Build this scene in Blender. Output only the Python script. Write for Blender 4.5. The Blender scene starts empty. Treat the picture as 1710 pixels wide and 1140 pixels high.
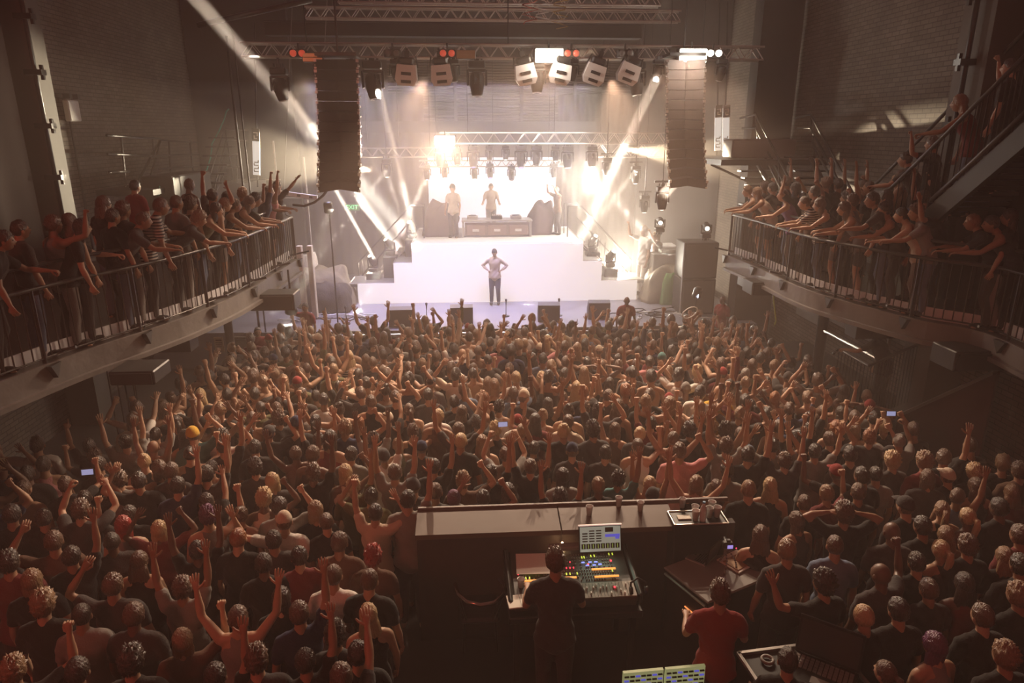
import bpy, math, random
import numpy as np
from mathutils import Vector, Matrix, noise
random.seed(7)
rng = np.random.default_rng(7)
C = bpy.context.scene.collection
SC = bpy.context.scene
R = math.radians

# ------------------------------------------------------------------ camera
CAM = Vector((0, 0, 5.8)); PITCH = R(17.07); YAW = R(3.7); F = 1140.0
cd = bpy.data.cameras.new('camera'); cam = bpy.data.objects.new('camera', cd); C.objects.link(cam)
cam.location = CAM; cam.rotation_euler = (R(90) - PITCH, 0, -YAW)
cd.sensor_width = 36; cd.lens = 24; cd.clip_end = 200; cd.clip_start = 0.05
SC.camera = cam
FW = Vector((math.sin(YAW) * math.cos(PITCH), math.cos(YAW) * math.cos(PITCH), -math.sin(PITCH)))
RT = Vector((math.cos(YAW), -math.sin(YAW), 0)); UP = RT.cross(FW)
def ray(px, py): return FW + RT * ((px - 855) / F) + UP * ((570 - py) / F)
def onZ(px, py, z):
    r = ray(px, py); return CAM + r * ((z - CAM.z) / r.z)
def onY(px, py, y):
    r = ray(px, py); return CAM + r * (y / r.y)
def onX(px, py, x):
    r = ray(px, py); return CAM + r * (x / r.x)

# ------------------------------------------------------------------ view + world
SC.view_settings.view_transform = 'Standard'; SC.view_settings.look = 'None'
SC.view_settings.gamma = 1; SC.view_settings.exposure = 0.0
try: SC.view_settings.use_curve_mapping = False
except Exception: pass
cy = SC.cycles
cy.max_bounces = 4; cy.diffuse_bounces = 2; cy.glossy_bounces = 2; cy.transmission_bounces = 3
cy.volume_bounces = 1; cy.transparent_max_bounces = 6; cy.caustics_reflective = False; cy.caustics_refractive = False
cy.use_denoising = True; cy.sample_clamp_indirect = 4.0
w = bpy.data.worlds.new('world'); SC.world = w; w.use_nodes = True
w.node_tree.nodes['Background'].inputs[0].default_value = (0.155, 0.036, 0.030, 1)
w.node_tree.nodes['Background'].inputs[1].default_value = 0.62

# ------------------------------------------------------------------ lights (the house rig and added fills)
WARM = (1.0, 0.70, 0.48); CREAM = (1.0, 0.80, 0.60); PALE = (1.0, 0.86, 0.72)
def light(kind, name, loc, energy, col, aim=None, **k):
    d = bpy.data.lights.new(name, kind); d.energy = energy; d.color = col
    for a, b in k.items(): setattr(d, a, b)
    o = bpy.data.objects.new(name, d); C.objects.link(o); o.location = loc
    if aim is not None:
        o.rotation_euler = (Vector(aim) - Vector(loc)).to_track_quat('-Z', 'Y').to_euler()
    return o
def spot(name, loc, aim, e, col, deg, blend=.4, r=.12):
    return light('SPOT', name, loc, e, col, aim, spot_size=R(deg), spot_blend=blend, shadow_soft_size=r)
FY = 15.0          # front truss plane
RY = 20.6          # rear truss plane
BL = onY(917, 96, FY - .6); BR = onY(1157, 96, FY - .6); BB = onY(743, 237, RY - .6)
DOWN = Vector((0, -6, -4.5))
spot('blinder_lamp_light', BL, (-1.5, 8, 0), 1100, WARM, 84, .7, .1)
spot('blinder_lamp_light', BR, (1.5, 8, 0), 1100, WARM, 84, .5, .12)
spot('blinder_lamp_light', BB, (-.6, 10, 0), 1300, WARM, 98, .5, .12)
light('POINT', 'blinder_lamp_light', BL, 42, PALE, shadow_soft_size=.12)
light('POINT', 'blinder_lamp_light', BR, 85, PALE, shadow_soft_size=.12)
light('POINT', 'blinder_lamp_light', BB, 26, PALE, shadow_soft_size=.12)
light('POINT', 'strobe_light', onY(620, 284, 22), 35, CREAM, shadow_soft_size=.1)
light('POINT', 'strobe_light', onY(1032, 436, 21.6), 800, (1, .86, .68), shadow_soft_size=.15)
light('POINT', 'strobe_light', onY(985, 300, 21.2), 560, (1, .87, .72), shadow_soft_size=.15)
light('POINT', 'strobe_light', onY(617, 441, 21.6), 50, CREAM, shadow_soft_size=.1)
spot('truss_crowd_light', onY(708, 132, FY - .5), (-2.2, 9.2, 1.5), 2900, WARM, 58, .8, .06)  # added spot for rims on the near crowd, no lit lamp here
spot('truss_crowd_light', onY(1020, 132, FY - .5), (3.2, 9.0, 1.5), 2700, WARM, 58, .8, .06)  # its added counterpart for the staircase side crowd
# head lamps at the ends of the front truss thrown over the floor
spot('truss_crowd_light', onY(510, 124, FY - .5), (-3.5, 9.5, 0), 300, WARM, 60, .6, .06)
spot('truss_crowd_light', onY(1225, 124, FY - .5), (4, 9.5, 0), 300, WARM, 60, .6, .06)
light('AREA', 'stage_wash_light', (-.4, 19.4, 7.2), 330, (1, .88, .74), (-.4, 18.6, .9), shape='RECTANGLE', size=8, size_y=.5, spread=R(120))
light('AREA', 'blue_wash_light', (-.4, 18.2, 7.0), 200, (.45, .42, 1), (-.4, 18.6, .9), shape='RECTANGLE', size=7, size_y=.4, spread=R(60))
spot('truss_fill_light', (-6.8, 6.0, 8.6), (-.5, 15, 7.6), 90, PALE, 48, .6, .06)  # added spot out of view, brightens the lamp housings on the truss
# added red fills out of view, redden the dark near areas
light('AREA', 'red_fill_light', (-6.5, -1.5, 8.0), 170, (1, .16, .10), (-3.5, 6, 1.5), shape='DISK', size=1.2)
light('AREA', 'red_fill_light', (7.2, 1.0, 5.0), 10, (1, .06, .05), (8.5, 7, 1.5), shape='DISK', size=.6)

def beam(a, b, e, col=(1, .9, .72), d=.14, spread=3.2):
    a = Vector(a); b = Vector(b)
    return light('AREA', 'beam_light', a, e, col, b, shape='DISK', size=d, spread=R(spread))

# ------------------------------------------------------------------ materials
_m = {}
def mat(name, col=(.5, .5, .5), rough=.6, metal=0., emit=None, es=0., bump=None, scale=30, var=0., spec=.5, sheen=0):
    if name in _m: return _m[name]
    m = bpy.data.materials.new(name); m.use_nodes = True; nt = m.node_tree; b = nt.nodes['Principled BSDF']
    b.inputs['Base Color'].default_value = (*col, 1); b.inputs['Roughness'].default_value = rough
    b.inputs['Metallic'].default_value = metal; b.inputs['Specular IOR Level'].default_value = spec
    if sheen: b.inputs['Sheen Weight'].default_value = sheen
    if emit: b.inputs['Emission Color'].default_value = (*emit, 1); b.inputs['Emission Strength'].default_value = es
    tc = nt.nodes.new('ShaderNodeTexCoord')
    if var:
        n = nt.nodes.new('ShaderNodeTexNoise'); n.inputs['Scale'].default_value = scale * .3; n.inputs['Detail'].default_value = 3
        r = nt.nodes.new('ShaderNodeMapRange'); r.inputs[3].default_value = 1 - var; r.inputs[4].default_value = 1 + var
        x = nt.nodes.new('ShaderNodeVectorMath'); x.operation = 'SCALE'; x.inputs[0].default_value = col
        nt.links.new(tc.outputs['Object'], n.inputs['Vector']); nt.links.new(n.outputs[0], r.inputs[0])
        nt.links.new(r.outputs[0], x.inputs['Scale']); nt.links.new(x.outputs[0], b.inputs['Base Color'])
    if bump:
        n = nt.nodes.new('ShaderNodeTexNoise'); n.inputs['Scale'].default_value = scale; n.inputs['Detail'].default_value = 2
        u = nt.nodes.new('ShaderNodeBump'); u.inputs['Strength'].default_value = bump; u.inputs['Distance'].default_value = .02
        nt.links.new(tc.outputs['Object'], n.inputs['Vector']); nt.links.new(n.outputs[0], u.inputs['Height'])
        nt.links.new(u.outputs[0], b.inputs['Normal'])
    _m[name] = m; return m
def brick_mat():
    m = bpy.data.materials.new('painted_brick'); m.use_nodes = True; nt = m.node_tree; b = nt.nodes['Principled BSDF']
    tc = nt.nodes.new('ShaderNodeTexCoord'); mp = nt.nodes.new('ShaderNodeMapping')
    mp.inputs['Rotation'].default_value = (0, R(90), R(90))
    sep = nt.nodes.new('ShaderNodeSeparateXYZ'); cmb = nt.nodes.new('ShaderNodeCombineXYZ')
    br = nt.nodes.new('ShaderNodeTexBrick'); br.inputs['Scale'].default_value = 1
    br.inputs['Color1'].default_value = (.25, .205, .16, 1); br.inputs['Color2'].default_value = (.17, .14, .11, 1)
    br.inputs['Mortar'].default_value = (.07, .055, .045, 1); br.inputs['Mortar Size'].default_value = .008
    br.inputs['Brick Width'].default_value = .24; br.inputs['Row Height'].default_value = .085
    nt.links.new(tc.outputs['Object'], sep.inputs[0])
    nt.links.new(sep.outputs[1], cmb.inputs[0]); nt.links.new(sep.outputs[2], cmb.inputs[1])
    nt.links.new(cmb.outputs[0], br.inputs['Vector'])
    n = nt.nodes.new('ShaderNodeTexNoise'); n.inputs['Scale'].default_value = 1.2; n.inputs['Detail'].default_value = 5
    nt.links.new(tc.outputs['Object'], n.inputs['Vector'])
    mx = nt.nodes.new('ShaderNodeMix'); mx.data_type = 'RGBA'; mx.blend_type = 'MULTIPLY'; mx.inputs[0].default_value = .7
    nt.links.new(br.outputs['Color'], mx.inputs[6]); nt.links.new(n.outputs[0], mx.inputs[7])
    nt.links.new(mx.outputs[2], b.inputs['Base Color']); b.inputs['Roughness'].default_value = .75
    u = nt.nodes.new('ShaderNodeBump'); u.inputs['Strength'].default_value = .6; u.inputs['Distance'].default_value = .02; u.invert = True
    nt.links.new(br.outputs['Fac'], u.inputs['Height']); nt.links.new(u.outputs[0], b.inputs['Normal'])
    return m
M_black = mat('black_paint', (.018, .016, .015), .5)
M_dark = mat('dark_paint', (.03, .027, .025), .6, var=.3, scale=6)
M_blkmet = mat('black_steel', (.03, .028, .027), .35, .3)
M_rail = mat('rail_steel', (.06, .055, .052), .32, .5)
M_alu = mat('aluminium', (.55, .52, .48), .35, .9)
M_white = mat('white_plastic', (.78, .74, .70), .4)
M_grey = mat('grey_paint', (.22, .20, .18), .5, var=.2, scale=8)
M_fascia = mat('balcony_fascia_paint', (.16, .145, .135), .5, var=.35, scale=10, bump=.3)
M_kick = mat('kick_board_paint', (.70, .68, .68), .6, var=.15, scale=12)
M_floor = mat('floor_vinyl', (.03, .025, .022), .4, var=.4, scale=5)
M_stage = mat('stage_floor', (.26, .24, .26), .35, var=.1, scale=4)
M_paper = mat('paper', (.75, .71, .62), .7)
M_cable = mat('cable_rubber', (.03, .03, .03), .5)
M_grille = mat('speaker_grille', (.07, .055, .05), .5, .2, bump=.8, scale=160)
M_panel = mat('lit_panel', (.8, .78, .76), .5, emit=(1, .84, .74), es=.62, var=.02)
M_screen = mat('lit_screen', (.8, .8, .85), .5, emit=(.93, .83, .93), es=.7)
M_lamp = mat('lamp_glow', (1, .9, .8), .5, emit=(1, .84, .62), es=14)
M_lamp2 = mat('lens_glow', (1, .9, .8), .5, emit=(1, .92, .8), es=5)
M_violet = mat('violet_lens', (.4, .35, .8), .2, emit=(.36, .28, 1), es=1.6)
M_lens = mat('lens_glass', (.2, .19, .18), .08, .3)
M_red = mat('red_lens', (.6, .08, .05), .3, emit=(1, .12, .06), es=.35)
M_brass = mat('brass_reflector', (.45, .33, .17), .35, .7)
M_glass = mat('clear_plastic', (.8, .78, .75), .1, spec=.8); _g = M_glass.node_tree.nodes['Principled BSDF']
_g.inputs['Transmission Weight'].default_value = .25; _g.inputs['IOR'].default_value = 1.2
M_brick = brick_mat()
def shutter_mat():
    m = bpy.data.materials.new('slatted_metal'); m.use_nodes = True; nt = m.node_tree; b = nt.nodes['Principled BSDF']
    tc = nt.nodes.new('ShaderNodeTexCoord'); wv = nt.nodes.new('ShaderNodeTexWave'); wv.bands_direction = 'Z'
    wv.inputs['Scale'].default_value = 3.6; wv.inputs['Distortion'].default_value = 0
    rp = nt.nodes.new('ShaderNodeValToRGB'); rp.color_ramp.elements[0].color = (.03, .024, .022, 1); rp.color_ramp.elements[1].color = (.095, .078, .068, 1)
    u = nt.nodes.new('ShaderNodeBump'); u.inputs['Distance'].default_value = .03
    nt.links.new(tc.outputs['Object'], wv.inputs['Vector']); nt.links.new(wv.outputs[0], rp.inputs[0])
    nt.links.new(rp.outputs[0], b.inputs['Base Color']); nt.links.new(wv.outputs[1], u.inputs['Height']); nt.links.new(u.outputs[0], b.inputs['Normal'])
    b.inputs['Metallic'].default_value = .5; b.inputs['Roughness'].default_value = .45
    return m
M_slat = shutter_mat()

# ------------------------------------------------------------------ mesh helpers
class MB:
    def __init__(s): s.v = []; s.f = []; s.m = []; s.n = 0
    def add(s, V, Fc, mi=0):
        V = np.asarray(V, float).reshape(-1, 3); s.v.append(V)
        s.f += [tuple(i + s.n for i in f) for f in Fc]; s.m += [mi] * len(Fc); s.n += len(V); return s
    def box(s, c, size, rot=None, mi=0, bev=0.):
        x, y, z = [a / 2 for a in size]
        V = np.array([(i * x, j * y, k * z) for i in (-1, 1) for j in (-1, 1) for k in (-1, 1)])
        Fc = [(0, 1, 3, 2), (4, 6, 7, 5), (0, 4, 5, 1), (2, 3, 7, 6), (0, 2, 6, 4), (1, 5, 7, 3)]
        if bev:
            b = min(bev, x * .9, y * .9, z * .9)
            V = []; 
            for i in (-1, 1):
                for j in (-1, 1):
                    for k in (-1, 1):
                        V += [(i * x, j * (y - b), k * (z - b)), (i * (x - b), j * y, k * (z - b)), (i * (x - b), j * (y - b), k * z)]
            V = np.array(V); idx = lambda i, j, k, a: ((i > 0) * 4 + (j > 0) * 2 + (k > 0)) * 3 + a
            Fc = []
            for a in range(3):
                for sg in (-1, 1):
                    q = []
                    for (p, r2) in ((-1, -1), (1, -1), (1, 1), (-1, 1)):
                        t = [0, 0, 0]; t[a] = sg; t[(a + 1) % 3] = p; t[(a + 2) % 3] = r2; q.append(idx(*t, a))
                    Fc.append(tuple(q if sg > 0 else q[::-1]))
            for a in range(3):          # edges along axis a
                b1, c1 = (a + 1) % 3, (a + 2) % 3
                for p in (-1, 1):
                    for q in (-1, 1):
                        t0 = [0, 0, 0]; t1 = [0, 0, 0]; t0[a] = -1; t1[a] = 1
                        for t in (t0, t1): t[b1] = p; t[c1] = q
                        qd = (idx(*t0, b1), idx(*t1, b1), idx(*t1, c1), idx(*t0, c1))
                        Fc.append(qd if p * q > 0 else qd[::-1])
            for i in (-1, 1):
                for j in (-1, 1):
                    for k in (-1, 1):
                        t = (idx(i, j, k, 0), idx(i, j, k, 1), idx(i, j, k, 2)); Fc.append(t if i * j * k > 0 else t[::-1])
        if rot is not None: V = V @ np.array(rot).T
        return s.add(V + np.array(c), Fc, mi)
    def tube(s, P, rad, seg=8, side=None, mi=0, cap=True, rid=0., nr=0):
        P = [np.array(p, float) for p in P]; n = len(P)
        if not hasattr(rad, '__len__'): rad = [rad] * n
        T = []
        for i in range(n):
            t = P[min(i + 1, n - 1)] - P[max(i - 1, 0)]; T.append(t / (np.linalg.norm(t) + 1e-9))
        rings = []
        ref = np.array(side if side is not None else ((1, 0, 0) if abs(T[0][0]) < .9 else (0, 1, 0)), float)
        def ring(p, t, a, b):
            nonlocal ref
            u = ref - t * np.dot(ref, t); u /= np.linalg.norm(u) + 1e-9
            if side is None: ref = u
            v = np.cross(t, u); out = []
            for k in range(seg):
                an = 2 * math.pi * k / seg; q = 1 + (rid * math.sin(nr * an) if rid else 0)
                out.append(p + (u * math.cos(an) * a + v * math.sin(an) * b) * q)
            return out
        ab = [(r if hasattr(r, '__len__') else (r, r)) for r in rad]
        if cap:
            a, b = ab[0]; e = min(a, b); rings.append(ring(P[0] - T[0] * e * .7, T[0], a * .62, b * .62))
        for i in range(n): rings.append(ring(P[i], T[i], *ab[i]))
        if cap:
            a, b = ab[-1]; e = min(a, b); rings.append(ring(P[-1] + T[-1] * e * .7, T[-1], a * .62, b * .62))
        V = [q for r in rings for q in r]; nr_ = len(rings); Fc = []
        for i in range(nr_ - 1):
            for k in range(seg):
                k2 = (k + 1) % seg; Fc.append((i * seg + k, i * seg + k2, (i + 1) * seg + k2, (i + 1) * seg + k))
        if cap:
            e0 = min(ab[0]); e1 = min(ab[-1]); V.append(P[0] - T[0] * e0); V.append(P[-1] + T[-1] * e1); a0 = len(V) - 2
            for k in range(seg):
                k2 = (k + 1) % seg; Fc.append((k2, k, a0)); Fc.append(((nr_ - 1) * seg + k, (nr_ - 1) * seg + k2, a0 + 1))
        else:
            Fc.append(tuple(range(seg))[::-1]); Fc.append(tuple((nr_ - 1) * seg + k for k in range(seg)))
        return s.add(V, Fc, mi)
    def rod(s, a, b, r, seg=6, mi=0): return s.tube([a, b], r, seg, cap=False, mi=mi)
    def lathe(s, prof, seg=16, M=None, mi=0):
        V = []; Fc = []
        for (r, z) in prof:
            for k in range(seg):
                a = 2 * math.pi * k / seg; V.append((r * math.cos(a), r * math.sin(a), z))
        for i in range(len(prof) - 1):
            for k in range(seg):
                k2 = (k + 1) % seg; Fc.append((i * seg + k, i * seg + k2, (i + 1) * seg + k2, (i + 1) * seg + k))
        Fc.append(tuple(range(seg))[::-1]); Fc.append(tuple((len(prof) - 1) * seg + k for k in range(seg)))
        V = np.array(V)
        if M is not None: V = xf(V, M)
        return s.add(V, Fc, mi)
    def ell(s, c, r, seg=16, rings=10, fn=None, M=None, mi=0):
        V = []; Fc = []
        for i in range(rings + 1):
            th = math.pi * i / rings
            for k in range(seg):
                ph = 2 * math.pi * k / seg; d = (math.sin(th) * math.cos(ph), math.sin(th) * math.sin(ph), math.cos(th))
                q = fn(*d) if fn else (d[0] * r[0], d[1] * r[1], d[2] * r[2]); V.append((q[0] + c[0], q[1] + c[1], q[2] + c[2]))
        for i in range(rings):
            for k in range(seg):
                k2 = (k + 1) % seg; Fc.append((i * seg + k, (i + 1) * seg + k, (i + 1) * seg + k2, i * seg + k2))
        V = np.array(V)
        if M is not None: V = xf(V, M)
        return s.add(V, Fc, mi)
    def arr(s): return np.concatenate(s.v) if s.v else np.zeros((0, 3))
    def mesh(s, name, mats=(), smooth=False):
        me = bpy.data.meshes.new(name); me.from_pydata(s.arr().tolist(), [], s.f)
        for m in mats: me.materials.append(m)
        me.polygons.foreach_set('material_index', s.m)
        if smooth: me.polygons.foreach_set('use_smooth', [True] * len(s.f))
        me.validate(); me.update(); return me
def xf(V, M):
    M = np.array(M); return V @ M[:3, :3].T + M[:3, 3]
def mk(name, src, mats=None, parent=None, smooth=False, loc=None, rot=None, scale=None, M=None):
    """one mesh object"""
    if isinstance(src, MB): src = src.mesh(name, mats if isinstance(mats, (list, tuple)) else [mats], smooth)
    o = bpy.data.objects.new(name, src); C.objects.link(o)
    if parent is not None: o.parent = parent
    if M is not None: o.matrix_local = M
    if loc is not None: o.location = loc
    if rot is not None: o.rotation_euler = rot
    if scale is not None: o.scale = scale if hasattr(scale, '__len__') else (scale,) * 3
    return o
def tag(o, label, cat, group=None, kind=None):
    o['label'] = label; o['category'] = cat
    if group: o['group'] = group
    if kind: o['kind'] = kind
    return o
def emp(name, loc, label, cat, group=None, rot=(0, 0, 0), scale=1):
    o = bpy.data.objects.new(name, None); C.objects.link(o); o.location = loc; o.rotation_euler = rot; o.scale = (scale,) * 3
    o.empty_display_size = .1
    return tag(o, label, cat, group)
def struct(name, src, mats, **k):
    o = mk(name, src, mats, **k); o['kind'] = 'structure'; return o
def aimM(d, up=(0, 0, 1), loc=(0, 0, 0)):
    """rotation whose local -Z looks along d"""
    return Matrix.Translation(loc) @ Vector(d).to_track_quat('-Z', 'Y').to_matrix().to_4x4()
_cache = {}
def cached(key, fn):
    if key not in _cache: _cache[key] = fn()
    return _cache[key]
# ================================================================== THE ROOM
XW = 8.3; YB = 26.0
def wall(name, c, size, m): return struct(name, MB().box(c, size), m)
wall('floor', (0, 12, -.1), (XW * 2 + 2, 34, .2), M_floor)
wall('wall_left', (-XW - .15, 12, 5), (.3, 34, 11), M_brick)
wall('wall_right', (XW + .15, 12, 5), (.3, 34, 11), M_brick)
wall('wall_back', (0, YB + .15, 5), (XW * 2 + .6, .3, 11), M_dark)
wall('ceiling', (0, 21.5, 10.2), (XW * 2, 9, .2), M_dark)
# dark plastered wall sections either side of the stage
wall('wall_proscenium_left', (-6.75, 22.6, 5), (3.0, .25, 10), M_dark)
wall('wall_proscenium_right', (6.9, 22.6, 5), (2.7, .25, 10), M_dark)
M_pillar = mat('pillar_paint', (.11, .095, .08), .7, var=.2, scale=5)
# pale pillars against the brick walls
pl = onX(92, 300, -7.75)
wall('trim_pillar_left', (-7.95, onX(100, 300, -7.7).y, 5), (.6, .5, 10), M_pillar)
wall('trim_pillar_right', (7.95, onX(1628, 90, 7.7).y, 5), (.6, .7, 10), M_pillar)
wall('trim_pillar_right_rear', (7.6, 17.6, 5), (1.0, .5, 10), M_dark)
def drape(name, x0, y0, x1, y1, z0, z1, label, m):
    b = MB(); n = 60; V = []; Fc = []
    for i in range(n + 1):
        t = i / n; x = x0 + (x1 - x0) * t; y = y0 + (y1 - y0) * t; off = .07 * math.sin(t * 55)
        L = math.hypot(x1 - x0, y1 - y0); nx, ny = -(y1 - y0) / L, (x1 - x0) / L
        for d in (0, .02):
            V += [(x + nx * (off + d), y + ny * (off + d), z0), (x + nx * (off * .7 + d), y + ny * (off * .7 + d), z1)]
    for i in range(n):
        a = i * 4; Fc += [(a, a + 4, a + 5, a + 1), (a + 2, a + 3, a + 7, a + 6)]
    b.add(V, Fc); return tag(mk(name, b, m, smooth=True), label, 'curtain')
M_drape = mat('black_drape', (.02, .014, .013), .95, spec=.1)
drape('stage_curtain', -7.5, 3.0, -7.75, onX(70, 300, -7.7).y - .3, 3.05, 10, 'tall dark curtain hanging beside the pale pillar at the balcony end', M_drape)
drape('stage_curtain', 7.7, onX(1650, 100, 7.7).y - .6, 7.5, 3.0, 3.05, 10, 'tall dark curtain hanging behind the upper staircase', M_drape)
# slatted shutter wall above the stage
sh = emp('metal_shutter', (0, 25.7, 0), 'wide slatted metal shutter wall high above the rear truss', 'shutter')
a0 = onY(645, 95, 25.6); a1 = onY(1110, 218, 25.6)
mk('shutter_panel', MB().box(((a0.x + a1.x) / 2, 0, (a0.z + a1.z) / 2), (a1.x - a0.x, .08, a0.z - a1.z)), M_slat, sh)
for px in (760, 871, 960, 1108):
    p = onY(px, 150, 25.6); mk('shutter_post', MB().box((p.x, -.1, (10.1 + a1.z) / 2), (.12, .12, 10.1 - a1.z)), M_black, sh)
mk('shutter_beam', MB().box(((a0.x + a1.x) / 2, -.15, a1.z - .25), (a1.x - a0.x + 2, .3, .45)), M_dark, sh)

# ------------------------------------------------------------------ stage
SZ = .94; SY = 17.0; RF = 19.9
sl = onZ(488, 545, SZ); sr = onZ(1140, 540, SZ)
stg = struct('floor_stage', MB().box((-.2, (SY + YB) / 2, SZ / 2), (15.6, YB - SY, SZ)), M_stage)
struct('trim_stage_edge', MB().box((-.2, SY - .03, SZ - .06), (11, .06, .12)), M_grey)
# crowd barrier in front of the stage
bar = emp('crowd_barrier', (-.4, SY - 1.0, 0), 'long grey metal crowd barrier along the stage front', 'barrier')
mk('top_rail', MB().rod((-5.2, 0, 1.1), (6.9, 0, 1.1), .03, 8), M_alu, bar)
mk('barrier_step', MB().box((.85, .35, .14), (12.1, .5, .28)), M_dark, bar); mk('barrier_panel', MB().box((.85, .02, .52), (12.1, .02, 1.04)), M_dark, bar)

# stepped white riser, built of three decks; the faces are lit LED panels
rz = emp('stage_riser', (0, RF, SZ), 'stepped white lit stage riser carrying the disc jockey table', 'stage riser')
def rp(px, py): p = onY(px, py, RF); return p.x, p.z
t1l, t1z = rp(597, 474); t1r, _ = rp(1064, 463)
t2l, t2z = rp(657, 440); t2r, t2zr = rp(1005, 433)
t3l, t3z = rp(687, 408); t3r, t3zr = rp(974, 403)
mk('lit_front_panel', MB().box(((t1l + t1r) / 2, 0, (t1z - SZ) / 2), (t1r - t1l, .06, t1z - SZ))
   .box(((t2l + t2r) / 2, 0, (t1z + t2z) / 2 - SZ), (t2r - t2l, .06, t2z - t1z))
   .box(((t3l + t3r) / 2, 0, (t2z + t3z) / 2 - SZ), (t3r - t3l, .06, t3z - t2z)), M_panel, rz)
for (xl, xr, z, d) in ((t1l - .25, t1r + .35, t1z, 1.1), (t2l, t2r, t2z, 1.6), (t3l, t3r, t3z, 3.4)):
    deck = mk('riser_deck', MB().box(((xl + xr) / 2, d / 2 + .05, z - SZ - .05), (xr - xl, d, .1), bev=.01), M_grey if d < 3 else mat('riser_top', (.6, .56, .52), .5, var=.05), rz)
    fr = MB()
    for (p, q) in (((xl, .03, z - SZ), (xr, .03, z - SZ)), ((xl, d, z - SZ), (xr, d, z - SZ)), ((xl, .03, z - SZ), (xl, d, z - SZ)), ((xr, .03, z - SZ), (xr, d, z - SZ))): fr.rod(p, q, .025, 6)
    mk('deck_frame', fr, M_alu, deck)
    for x in (xl + .05, xr - .05):
        for y in (.1, d - .05): mk('riser_leg', MB().rod((x, y, 0), (x, y, z - SZ - .1), .025, 6), M_alu, rz)
mk('riser_skirt', MB().box(((t3l + t3r) / 2, 2.0, (t3z - SZ) / 2 - .1), (t3r - t3l - .1, 2.6, t3z - SZ - .15)), M_black, rz)
TOPZ = t3z
# steps up the sides
for sgn, x0, lab in ((-1, t3l, 'metal steps climbing to the riser on the tarped gear side'), (1, t3r, 'metal steps climbing to the riser on the photographer side')):
    st = emp('stage_steps', (x0, RF + 1.2, SZ), lab, 'steps', 'steps up to the riser')
    mk('step_frame', MB().box((sgn * .8, .45, .5), (.06, .06, 1.0)).rod((sgn * .05, 0, TOPZ - SZ - .1), (sgn * 1.7, 0, .05), .03).rod((sgn * .05, .8, TOPZ - SZ - .1), (sgn * 1.7, .8, .05), .03), M_alu, st)
    for k in range(6):
        mk('step_tread', MB().box((sgn * (.15 + k * .27), .4, (TOPZ - SZ) * (1 - (k + .6) / 6.6)), (.26, .8, .04)), M_grey, st)
    for yy in (0, .8):
        h = MB()
        A = (sgn * -.3, yy, TOPZ - SZ + .95); B = (sgn * .1, yy, TOPZ - SZ + .95); D = (sgn * 1.75, yy, 1.0); E = (sgn * 1.75, yy, 0)
        h.tube([A, B, D, E], .02, 6).rod((sgn * .1, yy, TOPZ - SZ + .5), (sgn * 1.75, yy, .5), .014).rod((sgn * -.3, yy, TOPZ - SZ), A, .02).rod((sgn * .9, yy, .85), (sgn * .9, yy, 1.55), .016)
        mk('hand_rail', h, M_blkmet, st)
# screen behind
s0 = onY(714, 268, 24.2); s1 = onY(926, 380, 24.2)
sc_ = emp('video_screen', (0, 24.2, 0), 'big pale lavender video screen behind the disc jockey', 'screen')
mk('display', MB().box(((s0.x + s1.x) / 2, 0, (s0.z + s1.z) / 2 - .15), (s1.x - s0.x, .06, s0.z - s1.z + .5)), M_screen, sc_)
mk('screen_frame', MB().box(((s0.x + s1.x) / 2, .1, (s0.z + s1.z) / 2 - .15), (s1.x - s0.x + .12, .1, s0.z - s1.z + .6)).box((s0.x, .2, 2.6), (.1, .1, 3.4)).box((s1.x, .2, 2.6), (.1, .1, 3.4)), M_black, sc_)
# black drapes hiding the wings
drape('backdrop_curtain', s0.x - .1, 24.6, -6.4, 24.2, SZ, 7.0, 'dark backdrop curtain beside the screen, green sign side', M_drape)
drape('backdrop_curtain', 6.4, 24.2, s1.x + .1, 24.6, SZ, 7.0, 'dark backdrop curtain beside the screen, photographer side', M_drape)

# ------------------------------------------------------------------ haze in the whole hall
hz = bpy.data.materials.new('stage_haze'); hz.use_nodes = True; nt = hz.node_tree; nt.nodes.clear()
vs = nt.nodes.new('ShaderNodeVolumeScatter'); vs.inputs['Density'].default_value = .0115; vs.inputs['Anisotropy'].default_value = .25
vs.inputs['Color'].default_value = (1, .80, .70, 1)
mo = nt.nodes.new('ShaderNodeOutputMaterial'); nt.links.new(vs.outputs[0], mo.inputs['Volume'])
hz2 = hz.copy(); hz2.name = 'stage_haze_thick'; hz2.node_tree.nodes['Volume Scatter'].inputs['Density'].default_value = .042; hz2.node_tree.nodes['Volume Scatter'].inputs['Color'].default_value = (1, .95, .88, 1)
hz_b = mk('haze', MB().box((0, 0, 0), (16, 8.6, 6.0)), hz2, loc=(0, 21.6, SZ + 3.02)); hz_b['kind'] = 'stuff'; hz_b['label'] = 'thicker haze hanging over the stage'; hz_b['category'] = 'haze'
haze = mk('haze', MB().box((0, 10, 5), (60, 60, 24)), hz); haze['kind'] = 'stuff'; haze['label'] = 'warm theatrical haze filling the whole hall'; haze['category'] = 'haze'

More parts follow.
